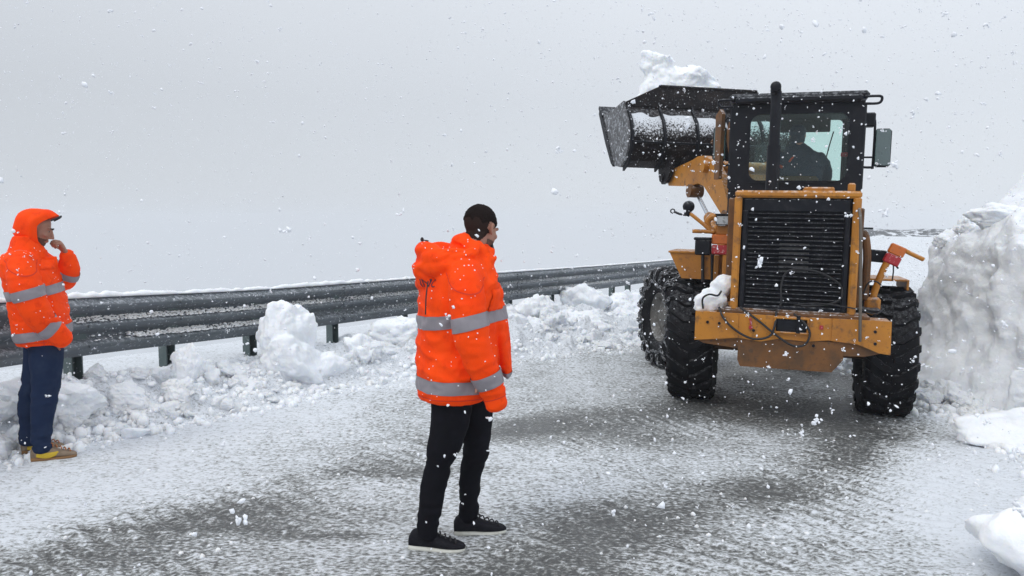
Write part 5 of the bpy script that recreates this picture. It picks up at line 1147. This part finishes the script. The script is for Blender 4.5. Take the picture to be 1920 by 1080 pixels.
ho = new_obj('hood', V, F, CLOTH, lj, 180); sm = ho.modifiers.new('t', 'SOLIDIFY'); sm.thickness = .009; sm.offset = 0
neck = remesh([loft([(-.085, 0, 1.39, .13, .15, -15), (-.080, 0, 1.44, .115, .13, -15), (-.085, 0, 1.50, .086, .112, -15), (-.085, 0, 1.545, .072, .105, -15)], 32, 2)], .009, 4)
V, Nn = me_np(neck); V = V + Nn * (.007 * fbm(V * 13, 3, 9))[:, None]; me_set(neck, V); me_obj('hood_neck', neck, CLOTH, lj)
pk = xf([sweep([(-.07, .075, .082), (-.045, .104, .112), (0, .116, .128), (.045, .104, .112), (.07, .075, .082)], [(.004, .007)] * 5, 8, 4)], Hr, Hc)
mb = MB(); mb.add(*pk[0]); mb.build('hood_peak', CORD, lj, 60)

# ---- the driver in the cab, seen from behind
drv = dict(ground=False, body_voxel=.009, seed=5, head=(.05, .05, .615), head_turn=100, head_down=8, torso_body=[(.06, .0, .0, .15, .12, 0), (.06, .0, .2, .16, .11, 0), (.07, .02, .40, .19, .11, 0), (.06, .03, .50, .08, .07, 0)],
    torso=[(.10, -.02, .0, .21, .15, 0), (.10, -.02, .15, .215, .15, 0), (.10, .0, .30, .225, .14, 0), (.085, .01, .40, .205, .125, 0), (.06, .02, .47, .14, .10, 0), (.05, .03, .53, .075, .075, 0)],
    arms=[dict(p=[(-.10, .0, .40), (-.17, .04, .30), (-.20, .10, .17), (-.15, .22, .18), (-.10, .32, .24)], r=[.07, .075, .065, .055, .045], hand=(ortho((.3, .9, .3), (.8, -.3, .5)), (-.10, .32, .24), -1, curl_r)),
          dict(p=[(.26, .0, .38), (.33, .03, .27), (.345, .10, .14), (.28, .22, .16), (.20, .32, .24)], r=[.07, .075, .065, .055, .045], hand=(ortho((-.3, .9, .3), (-.8, -.3, .5)), (.20, .32, .24), 1, curl_r))],
    legs=[dict(p=[(-.02, .0, -.02), (-.06, .35, .02), (-.06, .48, -.10), (-.06, .55, -.38)], r=[.085, .075, .06, .045]), dict(p=[(.13, .0, -.02), (.17, .35, .02), (.17, .48, -.10), (.17, .55, -.38)], r=[.085, .075, .06, .045])],
    hips=((.06, 0, -.02), (.16, .14, .09)), shoes=[dict(o=(-.06, .60, -.44), turn=90), dict(o=(.17, .60, -.44), turn=90)], shoe_m=SHOE_B, sole_m=CORD, jacket_m=NAVY)
dpos = LM @ Vector((.0, .92, 2.15))
dp, dj, djm = make_person('driver in a dark navy jacket sitting in the loader cab, seen from behind', (0, 0, 0), drv, JEANS_B)
dp.matrix_world = Matrix.Translation(dpos) @ Matrix.Rotation(LROT[2], 4, 'Z')
cp = xf([ellipsoid((0, -.02, .045), (.088, .106, .086), 14), ellipsoid((0, -.03, -.03), (.078, .085, .09), 12), ellipsoid((0, -.02, -.11), (.085, .085, .06), 12)], np.eye(3), (.05, .05, .615)); mb = MB(); [mb.add(*q) for q in cp]; mb.build('knit_cap', NAVY, dp, 180)
mb = MB(); mb.tube([(-.255, .0, .17), (-.235, -.035, .26), (-.16, -.05, .30), (-.09, -.06, .27)], .016, 8, 4); mb.tube([(-.03, -.115, .33), (.0, -.115, .37), (.05, -.10, .39)], .010, 8, 4); mb.build('orange_trim', mat('orange_trim', (.55, .07, .02), .6), dj, 60)

# ================================================================ falling snow
V0, F0 = bm_ = ico(1)
bmi = bmesh.new(); bmesh.ops.create_icosphere(bmi, subdivisions=1, radius=1); I0 = np.array([v.co[:] for v in bmi.verts]); T0 = np.array([[v.index for v in f.verts] for f in bmi.faces]); bmi.free()
def flakes(pts, rad, name, label):
    n = len(pts); Rm = RNG.normal(size=(n, 3, 3)); q, _r = np.linalg.qr(Rm); st = RNG.uniform(.45, 1.5, (n, 1, 3)); jit = RNG.uniform(.5, 1.4, (n, len(I0), 1))
    V = (I0[None] * jit * st) @ q * rad[:, None, None] + pts[:, None, :]; F = (T0[None] + (np.arange(n) * len(I0))[:, None, None]).reshape(-1, 3)
    me_ = bpy.data.meshes.new(name); me_.vertices.add(n * len(I0)); me_.vertices.foreach_set('co', V.ravel()); me_.loops.add(len(F) * 3); me_.loops.foreach_set('vertex_index', F.ravel().astype(np.int32))
    me_.polygons.add(len(F)); me_.polygons.foreach_set('loop_start', np.arange(0, len(F) * 3, 3, dtype=np.int32)); me_.update(); me_.validate(); me_.materials.append(FLAKE); me_.polygons.foreach_set('use_smooth', [True] * len(F))
    o = bpy.data.objects.new(name, me_); COL.objects.link(o); return tag(o, label, 'snow', kind='stuff')
n = 50000
P = np.c_[RNG.uniform(-8, 8, n), RNG.uniform(-1.5, 15, n), RNG.uniform(.02, 6.5, n)]
keep = np.hypot(P[:, 0], P[:, 1]) > 1.35; P = P[keep]; rad = .0034 + .0042 * RNG.random(len(P)) ** 2 + .003 * (RNG.random(len(P)) > .96)
# clumps: a tenth of the flakes travel as a few stuck together
k = RNG.random(len(P)) < .13; C_ = P[k]; ex = []; er = []
for p, r_ in zip(C_, rad[k]):
    sd3 = RNG.uniform(.6, 1.9, 3)
    for _ in range(7): ex.append(p + RNG.normal(size=3) * sd3 * r_); er.append(r_ * RNG.uniform(.5, 1.0))
P = np.vstack([P, np.array(ex)]); rad = np.r_[rad, er]
# thinner in the air to the left, where the gusts have swept it
kp = RNG.random(len(P)) < np.interp(P[:, 0] / np.maximum(P[:, 1], 1), [-.6, -.1, .3], [.55, .65, 1.0]); P = P[kp]; rad = rad[kp]
# nothing inside the cab
loc_ = (P - np.array(LLOC)) @ np.array(LM.to_3x3()); incab = (np.abs(loc_[:, 0]) < .75) & (loc_[:, 1] > .2) & (loc_[:, 1] < 1.75) & (loc_[:, 2] > 1.4) & (loc_[:, 2] < 3.2)
P = P[~incab]; rad = rad[~incab]
flakes(P, rad, 'falling_snow', 'snowflakes falling everywhere through the air')

# ================================================================ the misty air
hz = MB(); hz.box((0, 0, -55), (1220, 1220, 136), .001); air = hz.build('haze', None, None, None)
hm = bpy.data.materials.new('misty_air'); hm.use_nodes = True; t = hm.node_tree; t.nodes.clear(); o_ = t.nodes.new('ShaderNodeOutputMaterial'); pv = t.nodes.new('ShaderNodeVolumePrincipled')
pv.inputs['Color'].default_value = (.86, .89, .93, 1); pv.inputs['Density'].default_value = .0015; pv.inputs['Anisotropy'].default_value = .2
t.links.new(pv.outputs[0], o_.inputs['Volume']); air.data.materials.append(hm); tag(air, 'pale mist filling the whole scene', 'haze', kind='stuff')
